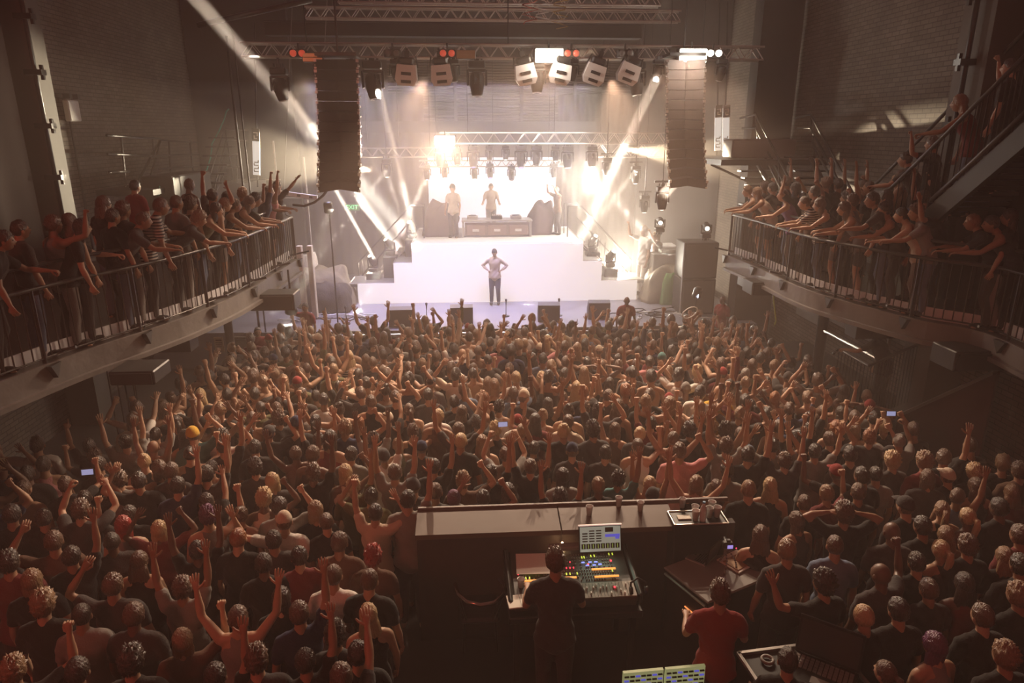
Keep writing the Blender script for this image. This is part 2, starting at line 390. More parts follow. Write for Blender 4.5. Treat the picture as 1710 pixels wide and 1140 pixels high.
# ================================================================== BALCONIES
BZ = 3.2
def smooth_line(P, n):
    """Catmull-Rom through points then even spacing"""
    P = [np.array(p, float) for p in P]; Q = [2 * P[0] - P[1]] + P + [2 * P[-1] - P[-2]]; out = []
    for i in range(1, len(Q) - 2):
        for t in np.linspace(0, 1, 20, endpoint=False):
            a, b, c, d = Q[i - 1:i + 3]
            out.append(.5 * ((2 * b) + (-a + c) * t + (2 * a - 5 * b + 4 * c - d) * t * t + (-a + 3 * b - 3 * c + d) * t ** 3))
    out.append(P[-1]); out = np.array(out); s = np.r_[0, np.cumsum(np.linalg.norm(np.diff(out, axis=0), axis=1))]
    u = np.linspace(0, s[-1], n); return np.stack([np.interp(u, s, out[:, k]) for k in range(out.shape[1])], 1), s[-1]
LE = [tuple(onZ(x, y, BZ - .25).xy) for x, y in ((497, 451), (414, 507), (330, 548), (245, 581), (105, 632))] + [(-5.55, 5.6), (-5.8, 3.8)]
RE = [tuple(onZ(x, y, BZ - .25).xy) for x, y in ((1214, 444), (1257, 463), (1335, 502), (1412, 528), (1531, 561))] + [tuple(onZ(1640, 584, BZ - .25).xy), (6.9, 7.0), (7.0, 4.0)]
def edge_x(E, y):
    E = sorted(E, key=lambda p: p[1]); return float(np.interp(y, [p[1] for p in E], [p[0] for p in E]))
def balcony(side, E, word):
    L, length = smooth_line(E, 60); xw = side * XW
    # slab + fascia
    n = len(L); V = []; Fc = []
    for (x, y) in L: V += [(x, y, BZ), (xw, y, BZ), (xw, y, BZ - .18), (x, y, BZ - .18)]
    for i in range(n - 1):
        a = i * 4
        for k in range(4): Fc.append((a + k, a + 4 + k, a + 4 + (k + 1) % 4, a + (k + 1) % 4))
    Fc += [(0, 1, 2, 3), ((n - 1) * 4 + 3, (n - 1) * 4 + 2, (n - 1) * 4 + 1, (n - 1) * 4)]
    o = struct('floor_balcony_' + word, MB().add(V, Fc), M_floor)
    def strip(z0, z1, off, th):
        V = []; Fc = []
        for i, (x, y) in enumerate(L):
            t = L[min(i + 1, n - 1)] - L[max(i - 1, 0)]; t = t / np.linalg.norm(t); nn = np.array([t[1], -t[0]]) * (1 if side < 0 else -1)
            if nn[0] * side > 0: nn = -nn
            p = np.array([x, y]) + nn * off; q = p + nn * th
            V += [(p[0], p[1], z0), (q[0], q[1], z0), (q[0], q[1], z1), (p[0], p[1], z1)]
        for i in range(n - 1):
            a = i * 4
            for k in range(4): Fc.append((a + k, a + 4 + k, a + 4 + (k + 1) % 4, a + (k + 1) % 4))
        Fc += [(0, 1, 2, 3), ((n - 1) * 4 + 3, (n - 1) * 4 + 2, (n - 1) * 4 + 1, (n - 1) * 4)]
        return MB().add(V, Fc)
    struct('trim_fascia_' + word, strip(BZ - .28, BZ + .0, 0, .04), M_fascia)
    struct('trim_fascia_lip_' + word, strip(BZ - .33, BZ - .27, -.02, .12), M_fascia)
    struct('trim_kickboard_' + word, strip(BZ, BZ + .17, -.16, .02), M_kick)
    # under-slung beams
    for k, t in enumerate((.06, .42, .75)):
        i = int(t * (n - 1)); x, y = L[i]
        struct('ceiling_beam_' + word, MB().box(((x + xw) / 2 + side * .02, y, BZ - .42), (abs(xw - x) - .1, .32, .3)), M_black)
    # railing
    rl = emp('balcony_railing', (0, 0, 0), ('curved' if side < 0 else 'long') + ' black steel balcony railing with vertical bars, ' + ('green cable side' if side < 0 else 'big staircase side'), 'railing', 'balcony railings')
    def path(off, z):
        out = []
        for i, (x, y) in enumerate(L):
            out.append((x + side * off, y, z))
        return out
    mk('top_rail', MB().tube(path(.14, BZ + 1.12), .024, 8), M_rail, rl, smooth=True)
    mk('mid_rail', MB().tube(path(.02, BZ + .88), .026, 8), M_rail, rl, smooth=True)
    mk('bottom_rail', MB().tube(path(.02, BZ + .06), .012, 6), M_rail, rl, smooth=True)
    nb = 92; LB, _ = smooth_line(E, nb)
    bm = MB().rod((0, 0, .05), (0, 0, .88), .009, 6).mesh('baluster', [M_rail])
    for k in range(nb):
        mk('baluster', bm, parent=rl, loc=(LB[k][0] + side * .02, LB[k][1], BZ))
    LP, _ = smooth_line(E, 9)
    pm = MB().box((0, 0, .44), (.05, .012, .88)).box((0, 0, .0), (.04, .02, .25)).tube([(0, 0, .88), (side * .12, 0, .93), (side * .14, 0, 1.12)], .01, 5).mesh('post', [M_rail])
    br = MB().rod((-side * .22, 0, .1), (side * .25, 0, .0), .02, 6).mesh('bracket', [M_rail])
    tri = MB().add([(0, -.1, .05), (0, .1, .05), (0, 0, -.12), (-side * .06, -.1, .05), (-side * .06, .1, .05), (-side * .06, 0, -.12)], [(0, 1, 2), (3, 5, 4), (0, 3, 4, 1), (1, 4, 5, 2), (2, 5, 3, 0)]).mesh('gusset', [M_black])
    for k in range(9):
        x, y = LP[k]; mk('post', pm, parent=rl, loc=(x + side * .02, y, BZ)); mk('bracket', br, parent=rl, loc=(x, y + .25, BZ + .02)); mk('gusset', tri, parent=rl, loc=(x - side * .04, y, BZ - .06))
    return L
LL = balcony(-1, LE, 'left'); LR = balcony(1, RE, 'right')
# columns holding the balconies
def column(name, px, py, z, r, lab):
    p = onZ(px, py, z); o = mk(name, MB().lathe([(r * 1.5, 0), (r * 1.5, .05), (r, .06), (r, BZ - .3)], 20), M_blkmet, loc=(p.x, p.y, 0), smooth=False); tag(o, lab, 'column', 'round columns under the balconies')
column('support_column', 1366, 600, 1.2, .11, 'round black column under the balcony on the big staircase side')
column('support_column', 388, 600, 1.0, .09, 'round dark column under the curved balcony near the notice')
for k, (x0, x1) in enumerate(((182, 162), (196, 176), (208, 183), (222, 205), (225, 215))):
    p = onX(x0, 640, -5.6 - .1 * k); q = onX(x1, 760, -5.6 - .1 * k)
    o = mk('hanging_rod', MB().rod((p.x, p.y, .2), (p.x, p.y, BZ - .3), .012, 6), M_rail); tag(o, 'thin vertical steel rod under the curved balcony', 'rod', 'steel rods under the curved balcony')
# lamp hanging under the curved balcony
def rect_fixture(loc, aim, lab): pass
# notice on the column
p = onZ(366, 575, 1.75); o = mk('notice', MB().box((0, 0, 0), (.18, .01, .3), bev=.002).box((0, -.008, .09), (.12, .002, .02), mi=1).box((0, -.008, .04), (.13, .002, .01), mi=1).box((0, -.008, .01), (.13, .002, .01), mi=1).box((0, -.008, -.03), (.1, .002, .01), mi=1), [M_paper, M_black], loc=p); tag(o, 'small white paper notice fixed below the curved balcony', 'notice')

# ================================================================== STAIRS AND PLATFORMS AT THE SIDES
def pipes(par, name, lines, r, pl, m=None):
    b = MB()
    for ln in lines: b.tube([tuple(pl(x, y)) for x, y in ln], r, 6)
    return mk(name, b, m or M_blkmet, par, smooth=True)
P76 = lambda x, y: onX(x, y, -7.5); P68 = lambda x, y: onX(x, y, -6.7)
st = emp('access_stair', (0, 0, 0), 'black steel stair and landing against the brick wall above the curved balcony', 'stair')
pipes(st, 'hand_rail', [[(178, 226), (268, 232), (232, 300), (222, 330)], [(180, 257), (248, 260), (262, 262)], [(182, 288), (215, 286)]], .035, P76)
pipes(st, 'landing_rail', [[(266, 234), (330, 238)], [(262, 260), (332, 258)], [(266, 282), (330, 278)], [(268, 234), (250, 300), (243, 330)], [(282, 236), (287, 320)], [(317, 236), (325, 310)], [(202, 230), (210, 310)], [(254, 232), (258, 262)]], .025, P76)
a = onX(200, 322, -7.5); b_ = onX(332, 318, -7.5)
mk('landing', MB().box((-7.4, (a.y + b_.y) / 2, a.z), (1.2, abs(b_.y - a.y), .12)), M_dark, st)
st2 = emp('rigging_ladder', (0, 0, 0), 'pale steel stair beside the green cable at the balcony end', 'stair')
pipes(st2, 'hand_rail', [[(345, 310), (374, 216), (425, 218)], [(358, 312), (378, 234), (412, 235)], [(362, 312), (376, 258), (400, 257)], [(362, 318), (378, 280), (404, 278)], [(376, 217), (390, 300)], [(398, 217), (395, 310)]], .025, P68, M_rail)
mk('landing', MB().box(tuple(P68(405, 312)), (.8, 2.2, .35)), M_grey, st2)
for k in range(6):
    t = k / 5; p = P68(350 + 22 * t, 305 - 75 * t); mk('stair_tread', MB().box((p.x, p.y, p.z), (.7, .25, .04)), M_blkmet, st2)
# vertical rigging masts
for px, y0, y1, lab in ((406, 60, 310, 'thin vertical rigging pole beside the pale stair'), (1195, 330, 420, 'thin pole standing by the black speaker cabinet')):
    p = onY(px, y1, 17.0); q = onY(px, y0, 17.0)
    if lab.startswith('thin vertical'):
        o = mk('rigging_pole', MB().rod((p.x, p.y, 0), (p.x, p.y, q.z), .03, 8).rod((p.x + .15, p.y, 0), (p.x + .15, p.y, q.z), .02, 8), M_blkmet); tag(o, lab, 'pole', None)
# green cable
g = [(264, 326), (268, 304), (290, 302), (312, 300), (335, 296), (345, 284), (352, 262), (354, 240), (366, 218), (374, 200), (378, 186), (382, 182)]
o = mk('cable', MB().tube([tuple(onX(x, y, -6.9)) for x, y in g], .018, 6), mat('teal_cable', (.05, .55, .45), .5), smooth=True); tag(o, 'thin teal cable draped up from the balcony stair', 'cable')
o = mk('flight_case', MB().box((0, 0, 0), (.7, 2.4, .75), bev=.03), M_dark, loc=onX(300, 316, -6.95)); tag(o, 'long dark case standing behind the audience under the teal cable', 'case')
# flood lamp and conduit on the brick wall
fl = emp('flood_lamp', onX(112, 185, -8.26), 'small white flood lamp box on a conduit on the brick wall', 'lamp')
mk('housing', MB().box((.1, 0, 0), (.12, .42, .42), bev=.02), M_white, fl); mk('visor', MB().box((.14, -.15, .28), (.14, .1, .1)).box((.14, .15, .28), (.14, .1, .1)), M_blkmet, fl)
mk('conduit', MB().rod((.02, 0, -.2), (.02, .0, -3.0), .025, 6), M_dark, fl)
for px in (70, 1600):
    sx = -1 if px < 855 else 1; p = onX(px, 180, sx * 7.55); pp = emp('wall_pipe', (p.x, p.y, 0), 'vertical pipe with clamps on the pillar ' + ('beside the brick wall flood lamp' if sx < 0 else 'behind the big staircase'), 'pipe')
    mk('pipe', MB().rod((0, 0, 4), (0, 0, 10), .04, 8), M_blkmet, pp, smooth=True)
    for k in range(5): mk('clamp', MB().box((0, 0, 5 + k * .9), (.3, .16, .09)).box((-sx * .12, 0, 5 + k * .9), (.05, .05, .25)), M_blkmet, pp)
# right access stairs
P7r = lambda x, y: onX(x, y, 6.9); P7s = lambda x, y: onX(x, y, 7.6)
for k, (pf, dx, lab) in enumerate(((P7r, 0, 'black steel stair descending from the platform with the banners'), (P7s, 92, 'black steel stair beside the lit brick patch'))):
    s3 = emp('access_stair', (0, 0, 0), lab, 'stair', 'steel stairs beside the line array')
    pipes(s3, 'hand_rail', [[(1236 + dx, 197), (1262 + dx, 191), (1330 + dx * 1.02, 322)], [(1240 + dx, 214), (1262 + dx, 214), (1318 + dx, 322)], [(1236 + dx, 236), (1264 + dx, 236), (1308 + dx, 322)]], .028, pf)
    pipes(s3, 'post', [[(1262 + dx, 191), (1268 + dx, 262)], [(1300 + dx, 262), (1302 + dx, 320)]], .022, pf)
    pipes(s3, 'stringer', [[(1262 + dx, 266), (1296 + dx, 330)]], .06, pf)
    for j in range(7):
        t = j / 6; p = pf(1250 + dx + 36 * t, 262 + 70 * t); mk('stair_tread', MB().box((p.x, p.y, p.z), (.8, .24, .035)), M_blkmet, s3)
p = onX(1255, 267, 6.9)
lp = emp('steel_platform', p, 'black steel landing platform behind the line array carrying the banners', 'platform')
mk('deck', MB().box((.0, 0, 0), (2.6, 3.0, .12)), M_blkmet, lp); mk('diagonal_brace', MB().rod((-1.0, 0, -.1), (1.1, 0, -1.0), .03), M_blkmet, lp)
mk('case_on_deck', MB().box((-.1, -.6, .28), (1.5, .6, .42), bev=.03), M_grey, lp)
# illuminated vertical banners
def banner(px, py, h, plane, lab, tilt):
    p = onY(px, py, plane); e = emp('lit_banner', p, lab, 'banner', 'lit vertical banners', rot=(0, R(tilt), 0))
    mk('banner_panel', MB().box((0, 0, 0), (.17, .04, h)), mat('banner_white', (.8, .78, .75), .5, emit=(1, .92, .84), es=.55), e)
    mk('pole', MB().rod((0, .06, -h / 2 - .3), (0, .06, 3.0), .02), M_blkmet, e)
    t = MB()
    for k in range(4): t.box((0, -.025, -h * .42 + k * .075), (.11, .01, .02)).box((.05 if k % 2 else -.05, -.025, -h * .42 + k * .075 + .03), (.02, .01, .05))
    mk('lettering', t, M_black, e)
    b = MB().box((0, -.03, h * .42), (.18, .03, .3)); mk('dark_top', b, M_black, e)
    t = MB().box((0, -.05, h * .47), (.1, .01, .02)).box((.045, -.05, h * .44), (.02, .01, .09)).box((-.03, -.05, h * .37), (.02, .01, .08)).box((0, -.05, h * .34), (.08, .01, .02)); mk('numeral', t, M_white, e)
banner(1199, 216, 1.05, 18, 'white lit vertical banner, the one closer to the line array', -4)
banner(1212, 216, 1.05, 18, 'purplish white lit vertical banner beside a brighter one', -4)
banner(428, 256, 1.05, 18, 'single white lit vertical banner beside the pale stair', 5)

# big staircase at the right with people on it
bs = emp('big_staircase', (0, 0, 0), 'big dark staircase climbing past the balcony audience', 'staircase')
S1 = lambda x, y: onX(x, y, 6.6); S2 = lambda x, y: onX(x, y, 7.9)
pipes(bs, 'hand_rail', [[(1484, 318), (1722, 84)]], .03, S1, M_rail); pipes(bs, 'hand_rail', [[(1447, 323), (1722, 42)]], .03, S2, M_rail)
pipes(bs, 'stringer', [[(1555, 335), (1722, 180)]], .035, S1, M_rail)
A = S1(1545, 350); B = S1(1730, 185)
dirn = (B - A); ang = math.atan2(dirn.z, -dirn.y)
V = [(6.6, A.y, A.z), (6.6, B.y, B.z), (6.6, B.y, B.z - .35), (6.6, A.y, A.z - .35)]; V += [(6.68, y, z) for _, y, z in V]
mk('stringer_plate', MB().add(V, [(0, 1, 2, 3), (7, 6, 5, 4), (0, 4, 5, 1), (1, 5, 6, 2), (2, 6, 7, 3), (3, 7, 4, 0)]), M_dark, bs)
for k in range(22):
    t = k / 21; x0 = 1492 + t * 225; y0 = 311 - t * 221
    p = S1(x0, y0); zz = A.z + (B.z - A.z) * (A.y - p.y) / (A.y - B.y)
    mk('baluster', MB().rod((6.6, p.y, zz), tuple(p), .009, 6), M_rail, bs)
NT = 16
for k in range(NT):
    t = (k + .5) / NT; y = A.y + (B.y - A.y) * t; z = A.z + (B.z - A.z) * t
    mk('stair_tread', MB().box((7.3, y, z - .03), (1.3, abs(B.y - A.y) / NT + .03, .05)), M_dark, bs)
STAIR_A, STAIR_B = A, B

# lower platform under the right balcony
pb = emp('side_platform', (0, 0, 0), 'raised dark side platform with steel rails under the staircase side balcony', 'platform')
mk('deck', MB().box((7.4, 13.3, .45), (1.7, 4.4, .9)), M_dark, pb)
mk('bright_rail', MB().tube([tuple(onX(1335, 510, 7.3)), tuple(onX(1468, 560, 7.3))], .03, 6).tube([tuple(onX(1377, 553, 7.3)), tuple(onX(1471, 602, 7.3))], .03, 6), M_alu, pb)
q = [onZ(1392, 590, 1.95), onZ(1402, 583, 1.95), onZ(1450, 611, 1.95), onX(1560, 563, 7.9)]
mk('hand_rail', MB().tube([tuple(v) for v in q], .028, 6), M_rail, pb)
bl = MB().rod((0, 0, 0), (0, 0, 1.05), .009, 6).mesh('baluster', [M_rail])
for (u, v, n) in ((q[1], q[2], 9), (q[2], q[3], 20)):
    for k in range(n):
        p = u.lerp(v, k / n); mk('baluster', bl, parent=pb, loc=(p.x, p.y, p.z - 1.05))
mk('white_strip', MB().box(tuple(onX(1352, 520, 8.0)), (.05, 1.2, .4)).box(tuple(onX(1415, 540, 8.0)), (.05, 3.0, .25)), M_grey, pb)
# sloping counter front
u = onZ(1505, 688, 1.2); v = onX(1672, 612, 8.1)
cn = emp('side_counter', (0, 0, 0), 'dark sloping counter wall with pale ledge beside the crowd', 'counter')
for nm, w_, z0, mm in (('ledge', .35, None, M_fascia), ('counter_front', .12, 0, mat('dark_red_wall', (.10, .022, .018), .6, var=.2, scale=4))):
    d = (v - u).normalized(); nrm = Vector((-d.y, d.x, 0)) * -1
    nrm.z = 0; nrm.normalize(); c4 = [u, v, v + nrm * w_, u + nrm * w_]
    V = [tuple(c) for c in c4] + [(c.x, c.y, c.z - .06 if z0 is None else 0) for c in c4]
    mk(nm, MB().add(V, [(3, 2, 1, 0), (4, 5, 6, 7), (0, 1, 5, 4), (1, 2, 6, 5), (2, 3, 7, 6), (3, 0, 4, 7)]), mm, cn)

# ================================================================== TRUSSES
def truss(name, x0, x1, y, z, h, lab, d=None, grp='horizontal lighting trusses'):
    d = d or h; e = emp(name, ((x0 + x1) / 2, y, z), lab, 'truss', grp); L = x1 - x0
    cm = MB().rod((-L / 2, 0, 0), (L / 2, 0, 0), .022, 6).mesh('chord', [M_alu])
    for (yy, zz) in ((-d / 2, h / 2), (d / 2, h / 2), (-d / 2, -h / 2), (d / 2, -h / 2)): mk('chord', cm, parent=e, loc=(0, yy, zz))
    b = MB(); n = max(2, round(L / (h * 1.5)))
    for i in range(n):
        xa = -L / 2 + L * i / n; xb = -L / 2 + L * (i + 1) / n; xm = (xa + xb) / 2
        for yy in (-d / 2, d / 2): b.rod((xa, yy, -h / 2), (xm, yy, h / 2), .011, 5).rod((xm, yy, h / 2), (xb, yy, -h / 2), .011, 5)
        b.rod((xa, -d / 2, h / 2), (xb, d / 2, h / 2), .01, 5).rod((xa, -d / 2, -h / 2), (xa, d / 2, -h / 2), .01, 5)
    mk('lattice', b, M_alu, e)
    ht = MB()
    for t in (.12, .5, .88): ht.rod((-L / 2 + L * t, 0, h / 2), (-L / 2 + L * t, 0, 10.1 - z if y > 17 else 2.5), .012, 5)
    mk('hanging_chain', ht, M_blkmet, e)
    return e
def tr(name, xa, xb, ya, yb, Y, lab, **k):
    a = onY(xa, (ya + yb) / 2, Y); b = onY(xb, (ya + yb) / 2, Y); h = onY(855, ya, Y).z - onY(855, yb, Y).z
    return truss(name, a.x, b.x, Y, (a.z + b.z) / 2, h, lab, **k)
FT = tr('lighting_truss', 405, 1272, 76, 98, FY, 'long aluminium front truss carrying moving heads and two bright blinders')
tr('lighting_truss', 510, 1135, 16, 34, FY + 2.0, 'plain aluminium truss above and behind the front lamp truss')
tr('lighting_truss', 565, 1102, -12, 8, FY + 1.2, 'topmost aluminium truss cut by the top of the view')
tr('lighting_truss', 735, 1112, 222, 240, RY, 'rear stage truss crowded with moving heads over the screen')
tr('lighting_truss', 598, 735, 247, 262, RY + 1.5, 'short side truss beside the line array near the green sign')
tr('lighting_truss', 985, 1122, 240, 262, RY + 1.5, 'short side truss near the hanging drop lamps')
FTZ = FT.location.z
# dark beams high up
for px, py, Y, L, lab in ((900, 52, 20, 10, 'dark horizontal steel roof beam behind the lamp truss'), (900, 212, 23.5, 9, 'dark steel beam under the slatted shutter')):
    p = onY(px, py, Y); o = mk('roof_beam', MB().box((0, 0, 0), (L, .25, .3)).box((0, 0, .16), (L, .4, .03)).box((0, 0, -.16), (L, .4, .03)), M_dark, loc=(-.2, Y, p.z)); tag(o, lab, 'beam', 'dark roof beams')
pa = onY(330, 42, 14); pb_ = onY(520, 0, 14)
o = mk('roof_pipe', MB().rod(tuple(pa), tuple(pb_), .05, 8), M_rail, smooth=True); tag(o, 'slanting pale pipe crossing the dark ceiling above the curved balcony', 'pipe')
# tangled loose cables
for k, (px, lab, c) in enumerate(((905, 'loose pale cable dangling from the topmost truss', (.6, .55, .5)), (885, 'loose red cable dangling from the topmost truss', (.4, .07, .04)), (935, 'loose ochre cable coiled under the topmost truss', (.35, .22, .06)))):
    pts = [(px + 14 * math.sin(j * 1.7 + k), 0 + j * 4) for j in range(9 + k * 2)]
    o = mk('loose_cable', MB().tube([tuple(onY(x, y, FY + 1.0)) for x, y in pts], .012, 5), mat('loose_cable_%d' % k, c, .5), smooth=True); tag(o, lab, 'cable', 'loose cables on the trusses')
# ================================================================== LAMPS ON THE TRUSSES
def mh_meshes():
    base = MB().box((0, 0, -.09), (.34, .26, .14), bev=.02).box((0, 0, .02), (.1, .06, .1)).rod((-.1, 0, 0), (-.1, 0, .07), .02).rod((.1, 0, 0), (.1, 0, .07), .02).mesh('lamp_base', [M_black])
    yoke = MB().box((0, 0, -.2), (.36, .1, .06), bev=.015)
    for s in (-1, 1): yoke.box((s * .185, 0, -.34), (.045, .11, .32), bev=.02)
    yoke = yoke.mesh('yoke', [M_blkmet])
    head = MB().lathe([(.06, .2), (.12, .18), (.145, .10), (.15, -.05), (.13, -.16), (.115, -.24), (.095, -.27)], 18)
    head.box((0, .12, .05), (.12, .06, .2), bev=.01).box((0, -.12, .05), (.12, .06, .2), bev=.01); head = head.mesh('lamp_head', [M_black], True)
    ring = MB().lathe([(.098, -.262), (.102, -.275), (.085, -.285), (.084, -.262)], 18).mesh('lens_ring', [M_alu], True)
    lens = MB().lathe([(.084, -.266), (.06, -.280), (.02, -.288)], 16).mesh('lens', [M_lens], True)
    return base, yoke, head, ring, lens
def moving_head(loc, aim, lab, sc=1., lens_m=None, up=False, grp='moving head lamps'):
    """hangs below LOC (or stands on it when UP); aim is a direction"""
    base, yoke, head, ring, lens = cached('mh', mh_meshes)
    sc *= .8; e = emp('moving_head_lamp', loc, lab, 'stage light', grp, scale=sc)
    fl = Matrix.Rotation(math.pi, 4, 'X') if up else Matrix.Identity(4)
    mk('lamp_base', base, parent=e, M=fl); mk('yoke', yoke, parent=e, M=fl)
    piv = Vector((0, 0, .42 if up else -.42))
    h = mk('lamp_head', head, parent=e, M=aimM(aim, loc=piv))
    mk('lens_ring', ring, parent=h)
    l = mk('lens', lens, parent=h)
    if lens_m: l.material_slots[0].link = 'OBJECT'; l.material_slots[0].material = lens_m
    return e, Vector(loc) + (piv + Vector(aim).normalized() * .3) * sc
def strobe_meshes():
    V = [(-.16, -.12, .14), (.16, -.12, .14), (.16, .12, .14), (-.16, .12, .14), (-.19, -.13, -.1), (.19, -.13, -.1), (.19, .13, -.1), (-.19, .13, -.1), (-.14, -.1, -.2), (.14, -.1, -.2), (.14, .1, -.2), (-.14, .1, -.2)]
    Fc = [(3, 2, 1, 0), (8, 9, 10, 11)]
    for a in (0, 4):
        for k in range(4): Fc.append((a + k, a + (k + 1) % 4, a + 4 + (k + 1) % 4, a + 4 + k))
    body = MB().add(V, Fc).mesh('housing', [M_white])
    vent = MB().box((0, -.132, .0), (.17, .012, .05)).box((0, -.128, -.13), (.17, .03, .05)).mesh('vent', [M_blkmet])
    top = MB().box((0, 0, .2), (.26, .2, .12), bev=.03).box((0, 0, .3), (.08, .05, .12)).rod((-.15, 0, .28), (-.19, 0, .1), .012).rod((.15, 0, .28), (.19, 0, .1), .012).mesh('yoke', [M_blkmet])
    return body, vent, top
def wash(px, py, tilt, lab, Y=FY - .25):
    body, vent, top = cached('st', strobe_meshes); p = onY(px, py, Y)
    e = emp('wash_lamp', p, lab, 'stage light', 'white wash lamps on the front truss', rot=(R(8), R(tilt), 0), scale=1.15)
    mk('housing', body, parent=e); mk('vent', vent, parent=e); mk('yoke', top, parent=e)
    mk('hook', MB().rod((0, 0, .3), (0, 0, max(.4, (FTZ - p.z - .12) / 1.05)), .02), M_blkmet, e)
for px, py, t, lab in ((679, 122, 4, 'white wash lamp first along from the line array with the cable'), (737, 122, -5, 'white wash lamp tucked beside a small round lamp on the front truss'),
    (877, 121, -12, 'white wash lamp on the dim side of the middle blinder'), (936, 120, 12, 'white wash lamp just under the glowing middle blinder'),
    (993, 121, 18, 'tilted white wash lamp hanging alone between blinders'), (1050, 120, 20, 'tilted white wash lamp overlapped by a big black moving head')):
    wash(px, py, t, lab)
big = [(465, 112, (.15, .1, -1), 'big moving head at the cable end of the front truss throwing a beam', 1.15), (621, 100, (.12, -.1, -1), 'big moving head with bright rim next to the hung speakers', 1.35),
       (796, 100, (0, -.05, -1), 'big black moving head aimed straight down near brass lamp', 1.25), (897, 100, (0, -.1, -1), 'big moving head glowing under the middle blinder', 1.15),
       (1064, 102, (.1, -.1, -1), 'big black moving head in front of a tilted white lamp', 1.2)]
def hook(e): mk('hook', MB().rod((0, 0, 0), (0, 0, max(.1, (FTZ - .1 - e.location.z) / e.scale[0])), .025), M_blkmet, e)
for px, py, d, lab, s in big:
    hook(moving_head(onY(px, py, FY - .1), d, lab, s, M_lens)[0])
small = [(532, 98, 'small round lamp above the hung speakers, outer one'), (587, 98, 'small round lamp above the hung speakers, inner one'), (660, 98, 'small round lamp beside the first white wash lamp'),
         (757, 98, 'small round lamp beside the second white wash lamp'), (957, 98, 'small round lamp beyond the middle blinder'), (1100, 98, 'small round lamp throwing a beam by the far line array'), (1206, 98, 'small round lamp outside the brightest blinder')]
for px, py, lab in small:
    hook(moving_head(onY(px, py, FY - .15), (.1 * (1 if px < 855 else -1.5), .2, -1), lab, .78, M_lamp2 if px == 1100 else M_lens)[0])
# blinders (twin lamps) and brass pars
def blinder(px, py, Y, on, lab, w_=.62, h_=.3, m=None):
    p = onY(px, py, Y); e = emp('blinder_lamp', p, lab, 'stage light', 'blinder lamps')
    mk('housing', MB().box((0, .06, 0), (w_, .14, h_), bev=.02).rod((0, .1, h_ / 2), (0, .1, h_ / 2 + .12), .02), M_black, e)
    for s in (-1, 1):
        if on and s < 0: mk('lamp_face', MB().box((0, -.03, 0), (w_ * .9, .04, h_ * .86), bev=.015), M_lamp, e)
        if on: continue
        M = Matrix.Translation((s * w_ / 4, -.02, 0)) @ Matrix.Rotation(R(90), 4, 'X')
        mk('lamp_face', MB().lathe([(h_ * .44, -.01), (h_ * .40, .03), (h_ * .15, .045)], 16, M=M), m or (M_lamp if on else M_red), e, smooth=True)
blinder(917, 93, FY - .3, 1, 'glowing blinder lamp on the middle of the front truss')
blinder(1157, 93, FY - .3, 1, 'brightest glowing blinder lamp near the end of the front truss')
blinder(743, 235, RY - .3, 1, 'glowing blinder lamp on the rear truss over the screen edge')
for px, lab in ((497, 'unlit twin blinder with red lamps near the truss end'), (747, 'unlit twin blinder with red lamps over the wash lamps'), (955, 'dim twin blinder beside the glowing middle blinder'), (655, 'dark twin blinder above the big bright rimmed head'), (1045, 'dark twin blinder between the last white lamps'), (1193, 'small warm twin lamp next to the brightest blinder')):
    blinder(px, 89, FY - .32, 0, lab, .34, .15, M_lens if px in (655, 1045) else (M_lamp2 if px == 1193 else None))
for px, py, lab in ((522, 96, 'brass slotted flood lamp above the hung speakers'), (778, 91, 'brass slotted flood lamp beside the red twin blinder')):
    e = emp('flood_lamp', onY(px, py, FY - .35), lab, 'stage light', 'brass flood lamps')
    mk('housing', MB().box((0, .06, 0), (.4, .14, .17), bev=.015), M_black, e); mk('reflector', MB().box((0, -.015, 0), (.37, .02, .15)).rod((-.17, -.03, 0), (.17, -.03, 0), .008), M_brass, e)
# rear truss heads
rear = [(734, 246, 1, 0, 'soft'), (763, 246, .9, 0, 'soft'), (790, 243, 1.1, 2, 'violet'), (817, 243, .75, 0, 'pale'), (844, 242, .75, 1, 'bright'), (870, 242, 1.15, 2, 'violet'), (896, 242, 1.05, 0, 'black'),
        (928, 243, .8, 1, 'bright'), (948, 243, 1.15, 2, 'violet'), (989, 243, 1.1, 0, 'black')]
ordn = 'first second third fourth fifth sixth seventh eighth ninth tenth eleventh twelfth'.split()
for k, (px, py, s, lm, wd) in enumerate(rear):
    moving_head(onY(px, py, RY - .1), (.02, -.25, -1), f'{wd} lensed moving head, {ordn[k]} along the rear truss from the hung blinder', s, (M_lens, M_lamp2, M_violet)[lm], grp='moving heads on the rear truss')
low = [(712, 275, 2), (742, 272, 1), (792, 274, 1), (818, 272, 2), (854, 276, 0), (925, 272, 2)]
UT = tr('lighting_truss', 700, 945, 268, 278, 22.6, 'lowest back truss holding the second row of heads in front of the screen')
for k, (px, py, lm) in enumerate(low):
    moving_head(onY(px, py, 22.5), (.05, -.3, -1), f'hazy moving head in the lower row before the screen, {ordn[k]} along', .85, (M_lens, M_lamp2, M_violet)[lm], grp='moving heads in the lower row')
